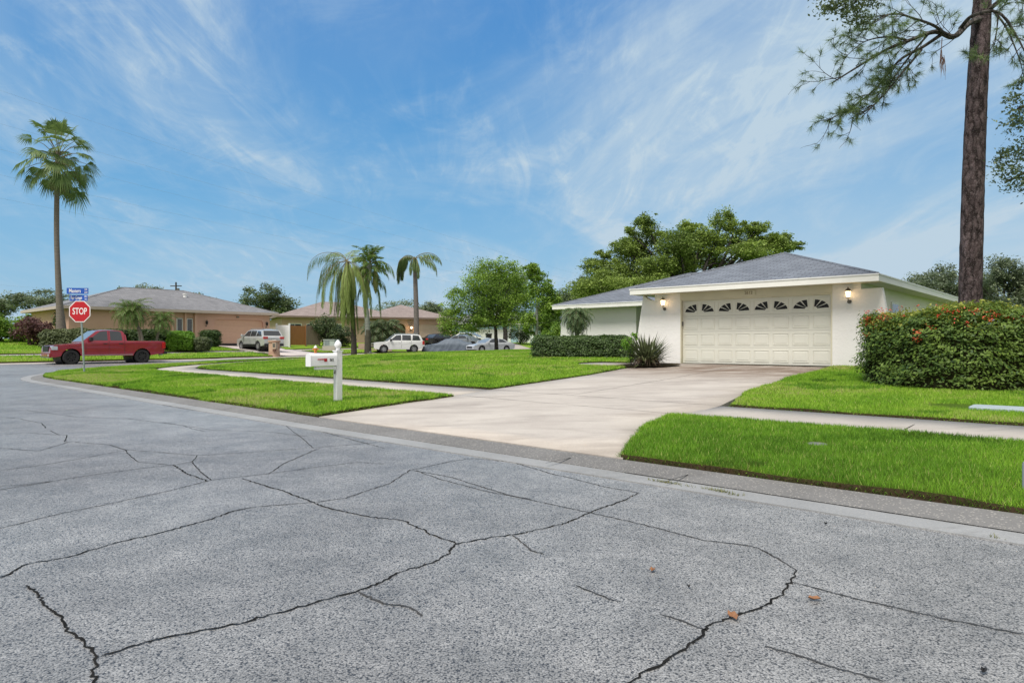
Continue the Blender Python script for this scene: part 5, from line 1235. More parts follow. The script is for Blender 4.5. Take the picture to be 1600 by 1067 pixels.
def far_house():
    x, y = at(850, 100); e = empty('white_far_house', (x-1, y, 1.2), .1, 'pale far house half hidden between the shade tree and the leafy bush', 'house')
    T = 2.6; mb = wall_with_openings(.5, 11, .6, .2, -.8, T, [(2, 3.4, .8, 1.9), (6, 7.4, .8, 1.9)]); mb.box(.5, .7, .8, 8, -.8, T); mb.build('wall', mat('pale_wall', (.5, .57, .6), rough=.8), e)
    window(e, 2, 3.4, .66, .8, 1.9, .08); window(e, 6, 7.4, .66, .8, 1.9, .08)
    r = MB(); hip(r, 0, 11.5, 0, 9, T+.18); r.build('roof', M_['shingle_b'], e); f = MB(); f.box(-.03, 11.53, -.04, 0, T, T+.17); f.build('fascia', M_['white'], e)
# ------------------------------------------------------------ vehicles
def wheel_proto(r, w, rimcol, spokes=5, twin=True):
    t = MB(); t.lathe([(r*.60, -w*.42), (r*.66, -w*.5), (r*.90, -w*.5), (r*.985, -w*.36), (r, -w*.2), (r, w*.2), (r*.985, w*.36), (r*.90, w*.5), (r*.66, w*.5), (r*.60, w*.42), (r*.60, -w*.42)], 28, axis='y')
    m = MB(); rr = r*.62; m.lathe([(rr, -w*.40), (rr*.93, -w*.45), (rr*.90, -w*.36), (rr*.86, -w*.05), (rr*.86, w*.3), (rr, w*.4)], 24, axis='y')
    m.lathe([(0, -w*.36), (rr*.2, -w*.36), (rr*.24, -w*.28), (rr*.24, w*.1), (0, w*.1)], 14, axis='y')
    for k in range(spokes):
        a = 2*math.pi*k/spokes; c, s = math.cos(a), math.sin(a)
        for o in ((-.07, .07) if twin else (0,)):
            hw = .032*1.0 if twin else .06
            p = [(rr*.18, o*.4-hw), (rr*.92, o-hw*.8), (rr*.92, o+hw*.8), (rr*.18, o*.4+hw)]
            p = [(x, y*(r/.36)) for x, y in p]; q = [(x*c-y*s, x*s+y*c) for x, y in p]; m.prism(q, -w*.40, -w*.22)
    dk = MB(); dk.lathe([(0, .0), (rr*.9, .0)], 20, axis='y')
    return t, m, dk
def car(name, x, y, z, heading, label, cat, L, Wd, Ht, paint, lower, cabin, wins, wheels, wr, gc, belt, rimcol, doors=(), handles=(), front=None, rear=None, group=None, tumble=.20, glass='carglass', cladding=None, ws=None, bed=None, mirrors=None, rim5=5, ww=.24, plate=True, roofrack=False):
    """local x forward; lower and cabin are side outlines in (x, z)"""
    e = empty(name, (x, y, z), heading, label, cat, group); hwid = Wd/2; zr = max(p[1] for p in cabin)
    def side(px, pz):
        t = 1-.085*abs(px/(L/2))**5 - .012*abs(px/(L/2))**2
        cs = min(1, max(0, (belt*.80-pz)/(belt*.10))); cs = cs*cs*(3-2*cs)
        if pz <= belt: k = 1-.035*((pz-.72*belt)/(.5*belt))**2-.022*cs
        else: k = 1-.035*(.28/.5)**2-.02 - tumble*((pz-belt)/(zr-belt))**1.15
        return hwid*t*k
    def deform(bm, xs, zs, inner=.5):
        for ax, vals in ((0, xs), (2, zs), (1, (-.8, -.4, 0, .4, .8))):
            for g in vals:
                c = [0, 0, 0]; n = [0, 0, 0]; c[ax] = g; n[ax] = 1
                bmesh.ops.bisect_plane(bm, geom=bm.verts[:]+bm.edges[:]+bm.faces[:], plane_co=c, plane_no=n, dist=1e-4)
        for v in bm.verts:
            s = v.co.y; v.co.y = s*side(v.co.x, v.co.z)
    def extr(poly, m, nm, par, xs, zs, crown=.0, bw=.05):
        bm = bmesh.new(); a = [bm.verts.new((p[0], -1, p[1])) for p in poly]; f = bm.faces.new(a)
        r = bmesh.ops.extrude_face_region(bm, geom=[f]); [setattr(v.co, 'y', 1) for v in r['geom'] if isinstance(v, bmesh.types.BMVert)]
        f = [g for g in bm.faces if len(g.verts) > 4]; bmesh.ops.triangulate(bm, faces=f, ngon_method='EAR_CLIP'); deform(bm, xs, zs)
        bmesh.ops.recalc_face_normals(bm, faces=bm.faces); me = bpy.data.meshes.new(nm); bm.to_mesh(me); bm.free(); o = link(nm, me, m, par)
        for v in me.vertices:       # soften the shoulder edge and crown the top
            q = abs(v.co.y)/max(side(v.co.x, v.co.z), .01)
            nz = v.co.z
            if q > .97: pass
        if crown:
            tops = {}
            for v in me.vertices:
                q = abs(v.co.y)/max(side(v.co.x, v.co.z), .01)
                if v.co.z > crown[0]: v.co.z -= crown[1]*q**3*min(1, (v.co.z-crown[0])/.1)
        smooth(o, 32); bev(o, bw, 4); return o
    xs = np.arange(-L/2+.2, L/2, .32)
    # wheel arches cut into the lower edge
    bot = []; ar = wr*1.17
    lo = [(lower[0][0], gc+.06)]
    pts = []
    for wx in sorted(wheels, reverse=True):
        for k in range(0, 13):
            a = math.pi*k/12; px_, pz_ = wx+ar*math.cos(a), wr+ar*math.sin(a)
            if pz_ < gc: pz_ = gc
            pts.append((px_, pz_))
        pts[-1] = (pts[-1][0], gc); pts[-13] = (pts[-13][0], gc)
    low = list(lower)      # outline from rear bottom up over the top to the front bottom
    poly = low + pts
    body = extr(poly, paint, 'body', e, xs, (.35, .5, .62, .74, .86, belt, belt+.06), (belt-.22, .035))
    cab = extr(cabin, paint, 'cabin', e, xs, np.linspace(belt+.05, zr-.03, 5), (zr-.12, .05), .07)
    # side glass, laid on the curved side
    def panel(poly2, m, nm, par, eps=.006, th=.012, sides=(-1, 1), n=.15):
        bm = bmesh.new(); f = bm.faces.new([bm.verts.new((p[0], 0, p[1])) for p in poly2]); bmesh.ops.triangulate(bm, faces=[f], ngon_method='EAR_CLIP')
        for g in np.arange(-3, 3, .3): bmesh.ops.bisect_plane(bm, geom=bm.verts[:]+bm.edges[:]+bm.faces[:], plane_co=(g, 0, 0), plane_no=(1, 0, 0), dist=1e-4)
        for g in np.arange(.2, 2, n): bmesh.ops.bisect_plane(bm, geom=bm.verts[:]+bm.edges[:]+bm.faces[:], plane_co=(0, 0, g), plane_no=(0, 0, 1), dist=1e-4)
        me0 = bpy.data.meshes.new(nm); bm.to_mesh(me0); bm.free()
        for s in sides:
            V = [(v.co.x, s*(side(v.co.x, v.co.z)+eps), v.co.z) for v in me0.vertices]; V2 = [(a, b-s*th, c) for a, b, c in V]
            mb = MB(); mb.v = V+V2; n0 = len(V); mb.f = [tuple(p.vertices) for p in me0.polygons] + [tuple(i+n0 for i in p.vertices)[::-1] for p in me0.polygons]
            mb.build(nm, m, par)
    for wpoly in wins: panel(wpoly, M_[glass], 'side_window', e)
    for dx, z0, z1 in doors: panel([(dx, z0), (dx+.014, z0), (dx+.014, z1), (dx, z1)], M_['black'], 'door_gap', e, .004, .008)
    for hx, hz in handles: panel([(hx, hz), (hx+.2, hz), (hx+.2, hz+.045), (hx, hz+.045)], M_['black'] if cat == 'pickup truck' else paint, 'door_handle', e, .03, .03)
    if cladding: panel(cladding[0], cladding[1], 'sill_trim', e, .012, .02)
    # front and rear glass on the sloping cabin faces
    def slope(p, q, k0, k1, ins, m, nm):
        a = (p[0]+(q[0]-p[0])*k0, p[1]+(q[1]-p[1])*k0); b = (p[0]+(q[0]-p[0])*k1, p[1]+(q[1]-p[1])*k1); nx, nz = (q[1]-p[1]), -(q[0]-p[0]); l = math.hypot(nx, nz); nx, nz = nx/l, nz/l
        if nz < 0: nx, nz = -nx, -nz
        wa, wb = side(*a)-ins, side(*b)-ins; E_ = .012
        mb = MB(); vs = []
        for t in (E_, -.01): vs += [(a[0]+nx*t, -wa, a[1]+nz*t), (a[0]+nx*t, wa, a[1]+nz*t), (b[0]+nx*t, wb, b[1]+nz*t), (b[0]+nx*t, -wb, b[1]+nz*t)]
        mb.add(vs, [(0, 1, 2, 3), (7, 6, 5, 4), (0, 4, 5, 1), (1, 5, 6, 2), (2, 6, 7, 3), (3, 7, 4, 0)]); mb.build(nm, m, e)
    if ws:
        slope(ws[0], ws[1], .04, .94, .07, M_['windshield'], 'windshield'); 
        if len(ws) > 2: slope(ws[3], ws[2], .10, .90, .09, M_[glass], 'rear_window')
    # wheels
    t, m_, dk = wheel_proto(wr, ww, rimcol, rim5, rim5 == 5); first = None
    for wx in wheels:
        for s in (-1, 1):
            if first is None:
                first = we = empty('wheel', (0, 0, 0)); we.parent = e
                t.build('tyre', M_['rubber'], we, sm=40); m_.build('rim', rimcol, we, sm=30); dk.build('brake_disc', M_['black'], we)
            else: we = copy_tree(first, e)
            we.location = (wx, s*(side(wx, .6)-ww*.5-.005), wr); we.rotation_euler.z = 0 if s < 0 else math.pi
    lin = MB()
    for wx in wheels: lin.lathe([(ar*.99, -hwid*.80), (ar*.99, hwid*.80)], 20, (wx, 0, wr), 'y')
    lin.box(min(wheels)-.2, max(wheels)+.2, -hwid*.6, hwid*.6, gc+.02, gc+.2); lin.build('underbody', M_['black'], e)
    def xbox(sx, p): # box on an end: (x0,x1,y0,y1,z0,z1,mat,name), mirrored if y0>0
        for s in ((-1, 1) if p[2] > .01 else (1,)):
            mb = MB(); y0, y1 = sorted((s*p[2], s*p[3])); mb.box(min(p[0], p[1]), max(p[0], p[1]), y0, y1, p[4], p[5]); o = mb.build(p[7], p[6] if not isinstance(p[6], str) else M_[p[6]], e); bev(o, .015, 2)
    for p in (front or []): xbox(1, p)
    for p in (rear or []): xbox(-1, p)
    if mirrors:
        for s in (-1, 1):
            mb = MB(); yy = side(mirrors[0], mirrors[1]); mb.box(mirrors[0]-.09, mirrors[0]+.07, min(s*(yy+.03), s*(yy+.25)), max(s*(yy+.03), s*(yy+.25)), mirrors[1]-.02, mirrors[1]+.20); o = mb.build('side_mirror', mirrors[2], e); bev(o, .03, 3)
    if roofrack:
        for s in (-1, 1): mb = MB(); mb.tube([(roofrack[0], s*hwid*.62, zr-.02), (roofrack[0]-.15, s*hwid*.62, zr+.05), (roofrack[1]+.15, s*hwid*.62, zr+.05), (roofrack[1], s*hwid*.62, zr-.02)], .018, 6); mb.build('roof_rail', M_['galv'], e)
    return e
M_['rubber'] = mat('tyre_rubber', (.022, .022, .023), (.03, .03, .03), rough=.85)
M_['carglass'] = mat('tinted_glass', (.035, .04, .047), (.03, .034, .04), rough=.04, spec=.9)
M_['windshield'] = mat('windshield_glass', (.20, .24, .27), (.17, .20, .23), rough=.04, spec=1.0)
M_['darkrim'] = mat('black_alloy', (.035, .035, .038), (.05, .05, .05), rough=.35, metal=.4)
M_['alloy'] = mat('silver_alloy', (.55, .56, .58), (.5, .5, .52), rough=.3, metal=.7)
M_['headlamp'] = mat('headlamp', (.6, .64, .68), (.45, .5, .55), rough=.08, spec=1)
M_['taillamp'] = mat('tail_lamp', (.50, .01, .012), (.35, .008, .01), rough=.12, spec=.8)
M_['chrome'] = mat('chrome', (.55, .56, .58), (.5, .5, .5), rough=.15, metal=1)
M_['amber'] = mat('amber_lens', (.6, .22, .03), rough=.2)
def vehicles():
    red = mat('dark_red_paint', (.33, .012, .035), (.30, .011, .03), scale=1, rough=.25, spec=.6, coat=1, metal=.25)
    fx, fy = -24.1, 36.4; rx, ry = -21.7, 39.05
    # near-side wheels known: centre lies half a track further back
    hd = math.atan2(-.742, -.670); cxy = np.array(((fx+rx)/2, (fy+ry)/2)) + np.array((-.742, .670))*.86 - np.array((-.67, -.742))*.03
    lower = [(-2.92, .58), (-2.92, 1.27), (-2.86, 1.32), (-.86, 1.33), (-.84, 1.30), (1.05, 1.235), (1.40, 1.21), (2.35, 1.12), (2.72, 1.04), (2.86, .90), (2.90, .55), (2.84, .42), (2.72, .40)]
    cabin = [(-.84, 1.20), (-.80, 1.60), (-.62, 1.90), (-.40, 1.945), (.30, 1.945), (.62, 1.90), (1.42, 1.24), (1.42, 1.18)]
    wins = [[(-.60, 1.33), (-.55, 1.80), (-.42, 1.86), (.02, 1.875), (.02, 1.32)], [(.15, 1.32), (.15, 1.875), (.52, 1.83), (1.12, 1.33)]]
    car('pickup_truck', cxy[0], cxy[1], .16, hd, 'dark red crew cab pickup parked along the cross street behind the stop sign', 'pickup truck', 5.82, 2.02, 1.95, red, lower, cabin, wins, (1.92, -1.66), .405, .46, 1.28, M_['darkrim'],
        doors=((.08, .52, 1.9), (-.72, .52, 1.75), (1.22, .52, 1.2)), handles=((.18, 1.12), (-.62, 1.12)), ws=[(1.42, 1.24), (.62, 1.90), (-.80, 1.60), (-.62, 1.90)], mirrors=(1.02, 1.30, M_['black']), tumble=.19,
        front=[(2.80, 2.90, 0, .55, .70, 1.02, 'black', 'grille'), (2.80, 2.90, -.55, 0, .70, 1.02, 'black', 'grille'), (2.55, 2.83, .60, .95, .80, 1.0, 'headlamp', 'headlamp'), (2.80, 2.93, -.90, .0, .42, .62, red, 'bumper'), (2.80, 2.93, .0, .90, .42, .62, red, 'bumper'), (2.80, 2.945, -.8, 0, .36, .42, 'chrome', 'bumper_trim'), (2.80, 2.945, 0, .8, .36, .42, 'chrome', 'bumper_trim'), (2.86, 2.95, .66, .80, .47, .56, 'headlamp', 'fog_lamp')],
        rear=[(-2.94, -2.78, .84, .985, .86, 1.22, 'taillamp', 'tail_lamp'), (-3.04, -2.88, -.95, 0, .52, .68, 'black', 'bumper'), (-3.04, -2.88, 0, .95, .52, .68, 'black', 'bumper'), (-3.12, -2.9, -.06, .06, .45, .52, 'galv', 'tow_hitch')],
        cladding=([(1.42, .50), (-1.15, .50), (-1.15, .53), (1.42, .53)], M_['chrome']), ww=.28)
    silver = mat('silver_paint', (.58, .59, .59), (.54, .55, .55), scale=1, rough=.25, metal=.35, spec=.6, coat=.8)
    sl_ = [(-2.30, .45), (-2.34, .62), (-2.28, 1.02), (-2.2, 1.06), (1.0, 1.06), (1.30, 1.04), (2.05, .95), (2.28, .82), (2.32, .45), (2.2, .36)]
    sc_ = [(-2.22, 1.0), (-2.12, 1.12), (-1.80, 1.60), (-1.5, 1.68), (.1, 1.68), (.42, 1.62), (1.25, 1.04), (1.25, 1.0)]
    sw_ = [[(-1.95, 1.12), (-1.68, 1.50), (-1.25, 1.54), (-1.12, 1.12)], [(-1.02, 1.12), (-1.10, 1.55), (-.22, 1.58), (-.18, 1.12)], [(-.10, 1.12), (-.12, 1.58), (.38, 1.55), (.98, 1.12)]]
    xy = UV(-51.6, 26.4); clad = [(1.05, .30), (-1.05, .30), (-1.05, .50), (1.05, .50)]
    car('parked_suv', xy[0], xy[1], H(*xy)+.05, math.atan2(.670, -.742), 'silver SUV seen from behind on the driveway of the tan house', 'SUV', 4.66, 1.86, 1.70, silver, sl_, sc_, sw_, (1.42, -1.38), .36, .32, 1.06, M_['alloy'],
        doors=((-.15, .42, 1.55), (-1.06, .6, 1.5)), handles=((-.02, .95), (-.98, .95)), ws=[(1.25, 1.04), (.42, 1.62), (-2.12, 1.12), (-1.80, 1.60)], mirrors=(.95, 1.08, silver), cladding=(clad, M_['black']), roofrack=(-1.6, .2),
        front=[(2.24, 2.34, -.5, 0, .60, .85, 'black', 'grille'), (2.24, 2.34, 0, .5, .60, .85, 'black', 'grille'), (2.10, 2.27, .6, .84, .70, .86, 'headlamp', 'headlamp')],
        rear=[(-2.36, -2.20, .52, .86, .90, 1.08, 'taillamp', 'tail_lamp'), (-2.38, -2.25, -.45, 0, .93, .98, 'chrome', 'tailgate_trim'), (-2.38, -2.25, 0, .45, .93, .98, 'chrome', 'tailgate_trim'), (-2.40, -2.25, -.8, 0, .34, .52, 'black', 'bumper'), (-2.40, -2.25, 0, .8, .34, .52, 'black', 'bumper'), (-2.37, -2.3, -.17, .17, .72, .86, 'white', 'licence_plate')])
    whp = mat('white_car_paint', (.78, .78, .77), (.75, .75, .74), scale=1, rough=.25, spec=.6, coat=.8)
    wl = [(-2.38, .45), (-2.42, .65), (-2.40, 1.10), (-2.3, 1.13), (1.0, 1.12), (1.30, 1.10), (2.15, 1.03), (2.36, .92), (2.42, .5), (2.3, .38)]
    wc = [(-2.36, 1.05), (-2.30, 1.20), (-2.05, 1.72), (-1.8, 1.80), (.0, 1.80), (.35, 1.75), (1.15, 1.10), (1.15, 1.05)]
    ww_ = [[(-2.08, 1.20), (-1.90, 1.66), (-1.32, 1.70), (-1.25, 1.20)], [(-1.12, 1.20), (-1.14, 1.70), (-.30, 1.72), (-.26, 1.20)], [(-.16, 1.20), (-.18, 1.72), (.30, 1.68), (.88, 1.20)]]
    car('parked_suv', -11.1, 64.3, .42, math.atan2(-.36, -.93), 'white SUV parked on the far street in front of the brown roofed house', 'SUV', 4.85, 1.88, 1.82, whp, wl, wc, ww_, (1.48, -1.42), .37, .34, 1.13, M_['alloy'],
        doors=((-.2, .45, 1.6), (-1.18, .7, 1.6), (1.0, .5, 1.1)), handles=((-.08, 1.0), (-1.08, 1.0)), ws=[(1.15, 1.10), (.35, 1.75), (-2.30, 1.20), (-2.05, 1.72)], mirrors=(.85, 1.14, M_['black']), roofrack=(-1.7, .1),
        front=[(2.34, 2.44, -.5, 0, .68, .92, 'pewter', 'grille'), (2.34, 2.44, 0, .5, .68, .92, 'pewter', 'grille'), (2.15, 2.40, .58, .84, .74, .94, 'headlamp', 'headlamp'), (2.3, 2.47, -.7, 0, .52, .62, 'black', 'bumper_grille'), (2.3, 2.47, 0, .7, .52, .62, 'black', 'bumper_grille')],
        rear=[(-2.45, -2.25, .72, .90, .80, 1.15, 'taillamp', 'tail_lamp'), (-2.48, -2.3, -.85, 0, .4, .6, 'black', 'bumper'), (-2.48, -2.3, 0, .85, .4, .6, 'black', 'bumper')])
    dl = [(-2.38, .40), (-2.42, .6), (-2.38, .92), (-2.2, .97), (-1.4, .96), (1.0, .92), (1.5, .88), (2.2, .76), (2.40, .6), (2.38, .32)]
    dc = [(-1.85, .90), (-1.75, .96), (-1.1, 1.36), (-.7, 1.43), (.0, 1.43), (.35, 1.37), (1.15, .93), (1.15, .88)]
    dw = [[(-1.45, 1.02), (-1.02, 1.30), (-.55, 1.35), (-.5, 1.0)], [(-.42, 1.0), (-.45, 1.35), (.05, 1.36), (.32, 1.31), (.85, 1.0)]]
    def sedan(name, x, y, z, h, label, paint, rim='alloy', cat='car', **k):
        return car(name, x, y, z, h, label, cat, 4.85, 1.86, 1.45, paint, dl, dc, dw, (1.48, -1.40), .34, .24, .95, M_[rim], doors=((-.47, .4, 1.35), (.95, .4, .9)), handles=((-.35, .85), (-1.3, .85)), ws=[(1.15, .93), (.35, 1.37), (-1.75, .96), (-1.1, 1.36)], mirrors=(.82, .96, paint),
            front=[(2.3, 2.42, -.5, 0, .45, .62, 'black', 'grille'), (2.3, 2.42, 0, .5, .45, .62, 'black', 'grille'), (2.1, 2.36, .55, .82, .56, .70, 'headlamp', 'headlamp')], rear=[(-2.44, -2.25, .45, .84, .70, .86, 'taillamp', 'tail_lamp'), (-2.45, -2.3, -.16, .16, .5, .62, 'white', 'licence_plate')], **k)
    blk = mat('black_car_paint', (.012, .012, .014), (.015, .015, .017), scale=1, rough=.22, spec=.6, coat=.6)
    slv = mat('light_silver_paint', (.52, .54, .57), (.48, .5, .53), scale=1, rough=.25, spec=.6, coat=.8)
    g = mat('blue_grey_paint', (.20, .23, .26), (.17, .20, .23), scale=1, rough=.25, spec=.6, coat=.8)
    x, y = at(689, 75.5); sedan('parked_sedan', x, y, H(x, y)+.12, .75, 'black sedan with its boot to the left before the cream garage door', blk, 'darkrim')
    x, y = at(735, 80); sedan('parked_car', x, y, H(x, y)+.1, -.35, 'white car on a driveway behind the black sedan', whp)
    x, y = at(728, 74); sedan('parked_car', x, y, H(x, y)+.1, -.5, 'blue grey car between the white car and the covered car', g, 'darkrim')
    x, y = at(766, 66.5); sedan('parked_car', x, y, .42, math.atan2(-.55, -.83), 'silver car at the kerb partly behind the trunk of the bright shade tree', slv)
    # covered car
    x, y = at(700, 66.6); e = None; nx, ny = 90, 40; V = []; prof = [(-2.62, .02), (-2.54, .62), (-2.38, .98), (-1.75, 1.06), (-1.05, 1.36), (-.3, 1.42), (.25, 1.36), (1.0, .96), (1.25, .90), (2.2, .76), (2.45, .56), (2.62, .02)]
    px_, pz_ = zip(*prof); mb = MB()
    for i in range(nx):
        xx = -2.62+5.24*i/(nx-1); top = float(np.interp(xx, px_, pz_)); wd = .96*(1-.10*abs(xx/2.6)**4)
        for j in range(ny):
            t = -1+2*j/(ny-1); a = abs(t); s = math.copysign(1, t)
            f_ = min(1, max(0, (top-.9)/.35)); yt = wd*(.90-.24*f_); zs = min(top*.94, .84)
            if a < .45: yy = s*yt*a/.45; zz = top*(1-.05*(a/.45)**3)
            elif a < .70: k = (a-.45)/.25; yy = s*(yt+(wd*.98-yt)*k); zz = top*.95+(zs-top*.95)*k**1.15
            elif True: k = (a-.70)/.30; yy = s*wd*(.98+.05*k); zz = zs*(1-k)+.02*k
            elif a < .55: yy = s*wd*(a/.55)*(.80 if top > 1.05 else .9); zz = top*(1-.06*(a/.55)**3)
            else: k = (a-.55)/.45; yy = s*wd*((.80 if top > 1.05 else .9)+(.24 if top > 1.05 else .14)*k**.7); zz = top*.94*(1-k)+.02*k
            fold = (.032*math.sin(xx*5.3+3*math.sin(zz*3+xx*1.7))+.014*math.sin(xx*13+zz*9+2*math.sin(xx*3)))*(a**2) + .02*math.sin(xx*2.2+t*4)
            V.append((xx, yy+s*fold, max(.02, zz+fold*.4)))
    mb.v = V; mb.f = [(i*ny+j, (i+1)*ny+j, (i+1)*ny+j+1, i*ny+j+1) for i in range(nx-1) for j in range(ny-1)]
    o = mb.build('covered_car', mat('grey_car_cover', (.13, .16, .20), (.10, .125, .16), scale=3, rough=.65), sm=70); o.location = (x, y, .40); o.rotation_euler.z = .05+math.pi; md = o.modifiers.new('s', 'SOLIDIFY'); md.thickness = .01
    tag(o, 'car under a wrinkled grey fabric cover parked behind the white SUV', 'covered car')
# ------------------------------------------------------------ street furniture and small things
def stuff():
    # mailbox
    x, y = G(528, 630); z = H(x, y)+.03; ang = math.atan2(-.742, -.670)       # box reaches towards the street
    e = empty('mailbox', (x, y, z), ang, 'white post mailbox with a red flag on the near grass verge', 'mailbox'); q = y/F
    hz = lambda py: zat(py, y)-z
    p = MB(); w = .062; p.box(-w, w, -w, w, -.1, hz(549)); 
    o = p.build('post', M_['vinyl'], e); bev(o, .008, 2)
    c = MB(); zt = hz(549); c.box(-.075, .075, -.075, .075, zt, zt+.02); c.lathe([(.03, zt+.02), (.05, zt+.035), (.035, zt+.055), (.065, zt+.09), (.072, zt+.13), (.055, zt+.175), (.02, zt+.215), (0, zt+.23)], 16); c.build('post_cap', M_['vinyl'], e, sm=40)
    b0, b1 = hz(571), hz(551.5); bw = .085; bl0, bl1 = .07, .63
    n = 9; prof = [(-bw, b0), (-bw, b1-bw*.75)] + [(-bw*math.cos(math.pi*k/n), b1-bw*.75+bw*.75*math.sin(math.pi*k/n)) for k in range(1, n)] + [(bw, b1-bw*.75), (bw, b0)]
    bx = MB(); bx.prism(prof, bl0, bl1, 'x'); o = bx.build('box', M_['vinyl'], e, sm=40); bev(o, .004, 2)
    d = MB(); pr2 = [(a*1.05, (zz-b0)*1.03+b0-.004) for a, zz in prof]; d.prism(pr2, bl1, bl1+.018, 'x'); dd = d.build('box_door', M_['vinyl'], e, sm=40)
    arm = MB(); arm.box(w, .50, -.045, .045, b0-.07, b0-.012); o = arm.build('arm', M_['vinyl'], e); bev(o, .006, 2)
    s = 1  # visible side of the box faces +u: local -? resolved by side sign below
    sd = bw+.004
    for sgn in (1,):
        f = MB(); f.box(.30, .50, sd, sd+.006, b0+.118, b0+.138); f.box(.30, .36, sd, sd+.007, b0+.085, b0+.145); f.build('flag', mat('red_flag', (.45, .015, .02), rough=.5), e)
    text_mesh('numerals', '2612', .07, M_['black'], e, (.195, sd+.001, b0+.115), (R(90), 0, R(180)), .62)
    k = MB(); k.tube([(.06, 0, b0-.10), (.075, 0, b0-.16)], .015, 6); k.build('bracket', M_['pewter'], e)
    # stop sign with two street name blades
    x, y = G(132, 583); z = H(x, y)+.03; q = y/F; hz = lambda py: zat(py, y)-z; tilt = (508-133)/1
    e = empty('stop_sign', (x, y, z), 0, 'red octagonal stop sign under two blue street name blades at the corner', 'stop sign')
    lx = lambda px: (px-133)*q
    p = MB(); a, b = (0, 0, -.1), (lx(126.5), 0, hz(468)); p.tube([a, b], .036, 6); p.build('post', M_['galv'], e)
    mx, mz = lx(127.0), hz(486.8); r0 = .405*33.5*q/.75; yaw = .0
    def octo(r): return [(mx+r*math.cos(R(22.5+45*k)), mz+r*math.sin(R(22.5+45*k))) for k in range(8)]
    rr = 16.6*q/math.cos(R(22.5))
    w_ = MB(); w_.prism(octo(rr), -.052, -.046); w_.build('sign_border', mat('sign_white', (.85, .83, .83), rough=.4), e)
    f = MB(); f.prism(octo(rr*.925), -.0545, -.0521); f.build('sign_face', mat('sign_red', (.50, .012, .02), (.46, .012, .02), rough=.4), e)
    text_mesh('lettering', 'STOP', .34, M_['signwhite'], e, (mx, -.0555, mz+.0), (R(90), 0, 0), .66, .001)
    for (py0, py1, px0, px1, tx, t2, t3, yaw, yy, lb) in [(449.5, 460, 107, 139, 'Masters', 'DR', '2600', .10, -.03, 'upper'), (460.5, 470.5, 108, 138, 'Fair Green', 'DR', '100', -.10, .03, 'lower')]:
        cx, cz = lx((px0+px1)/2), hz((py0+py1)/2); L = (px1-px0)*q; h = .22
        pe = MB(); pe.box(-L/2, L/2, -.004, .004, -h/2, h/2); o = pe.build('street_name_blade', mat('sign_blue_'+lb, (.02, .10, .46), (.018, .09, .42), rough=.4), e); o.location = (cx, yy, cz); o.rotation_euler.z = yaw
        t = text_mesh('lettering', tx, .20 if lb == 'upper' else .19, M_['signwhite'], o, (-L*.12, -.0062, 0), (R(90), 0, 0), .66 if lb == 'upper' else .55, .001)
        text_mesh('lettering', t2, .09, M_['signwhite'], o, (L*.39, -.0062, .05), (R(90), 0, 0), .8, .001); text_mesh('lettering', t3, .08, M_['signwhite'], o, (L*.39, -.0062, -.05), (R(90), 0, 0), .7, .001)
    for k, px in ((0, 129.0), (1, 127)): pass
    # brick mailbox
    D = 49.4; x, y = at(428.5, D); z = H(x, y); q = D/F; e = empty('brick_mailbox', (x, y, z), -.15, 'round fronted tan brick mailbox pillar at the end of the pink driveway', 'mailbox')
    br = brickmat('tan_brick', (.42, .23, .15), (.50, .32, .22), (.40, .34, .28)); ht = zat(532, D)-z; rw = 9.0*q
    m = MB(); m.lathe([(rw*.98, -.4), (rw*1.02, .0), (rw*.92, .35), (rw*.92, ht-.12)], 20); m.lathe([(rw*.92, ht-.12), (rw*1.08, ht-.11), (rw*1.08, ht), (0, ht+.02)], 20); m.build('pillar', br, e, sm=40)
    m = MB(); m.box(.08, .36, -rw-.03, -rw+.25, ht-.62, ht-.16); o = m.build('mail_box', mat('stone_surround', (.50, .38, .28), rough=.8), e)
    m = MB(); m.box(.13, .31, -rw-.045, -rw-.031, ht-.50, ht-.22); m.build('box_door', M_['pewter'], e); m = MB(); m.box(.12, .32, -rw-.035, -rw+.1, ht-.80, ht-.68); m.build('paper_slot', mat('brown_slot', (.14, .07, .05), rough=.8), e)
    # hydrant
    D = 55.4; x, y = at(493, D); z = H(x, y)+.0; e = empty('fire_hydrant', (x, y, z), 0, 'orange fire hydrant with a white bonnet seen above the post mailbox', 'fire hydrant')
    og = mat('orange_paint', (.62, .24, .06), (.55, .2, .05), rough=.5)
    m = MB(); m.lathe([(0, -.2), (.16, -.2), (.16, .04), (.115, .06), (.11, .42), (.15, .44), (.15, .47), (0, .47)], 14); m.build('barrel', og, e, sm=40)
    m = MB(); m.lathe([(.15, .471), (.14, .55), (.09, .63), (.04, .66), (.04, .72), (0, .72)], 14); m.build('bonnet', M_['white'], e, sm=40)
    for s in (-1, 1): m = MB(); m.lathe([(0, s*.10), (.05, s*.10), (.05, s*.20), (.065, s*.20), (.065, s*.25), (0, s*.25)], 10, (0, 0, .36), 'x'); m.build('nozzle', og, e, sm=40)
    m = MB(); m.lathe([(0, -.1), (.07, -.1), (.07, -.22), (0, -.22)], 10, (0, 0, .33), 'y'); m.build('nozzle', og, e, sm=40)
    # transformer cabinet
    D = 58; x, y = at(518, D); z = zat(541.5, D)-.05; e = empty('utility_cabinet', (x, y, z), -.3, 'pale green ground level utility cabinet left of the palm trunks', 'utility box')
    gm = mat('pale_green_metal', (.40, .46, .42), (.36, .42, .38), rough=.5); m = MB(); m.box(-.55, .55, -.4, .4, .1, .62); o = m.build('cabinet', gm, e); bev(o, .02, 2); m = MB(); m.prism([(-.58, .62), (.58, .62), (.58, .68), (-.58, .68)], -.45, .43); m.build('lid', gm, e)
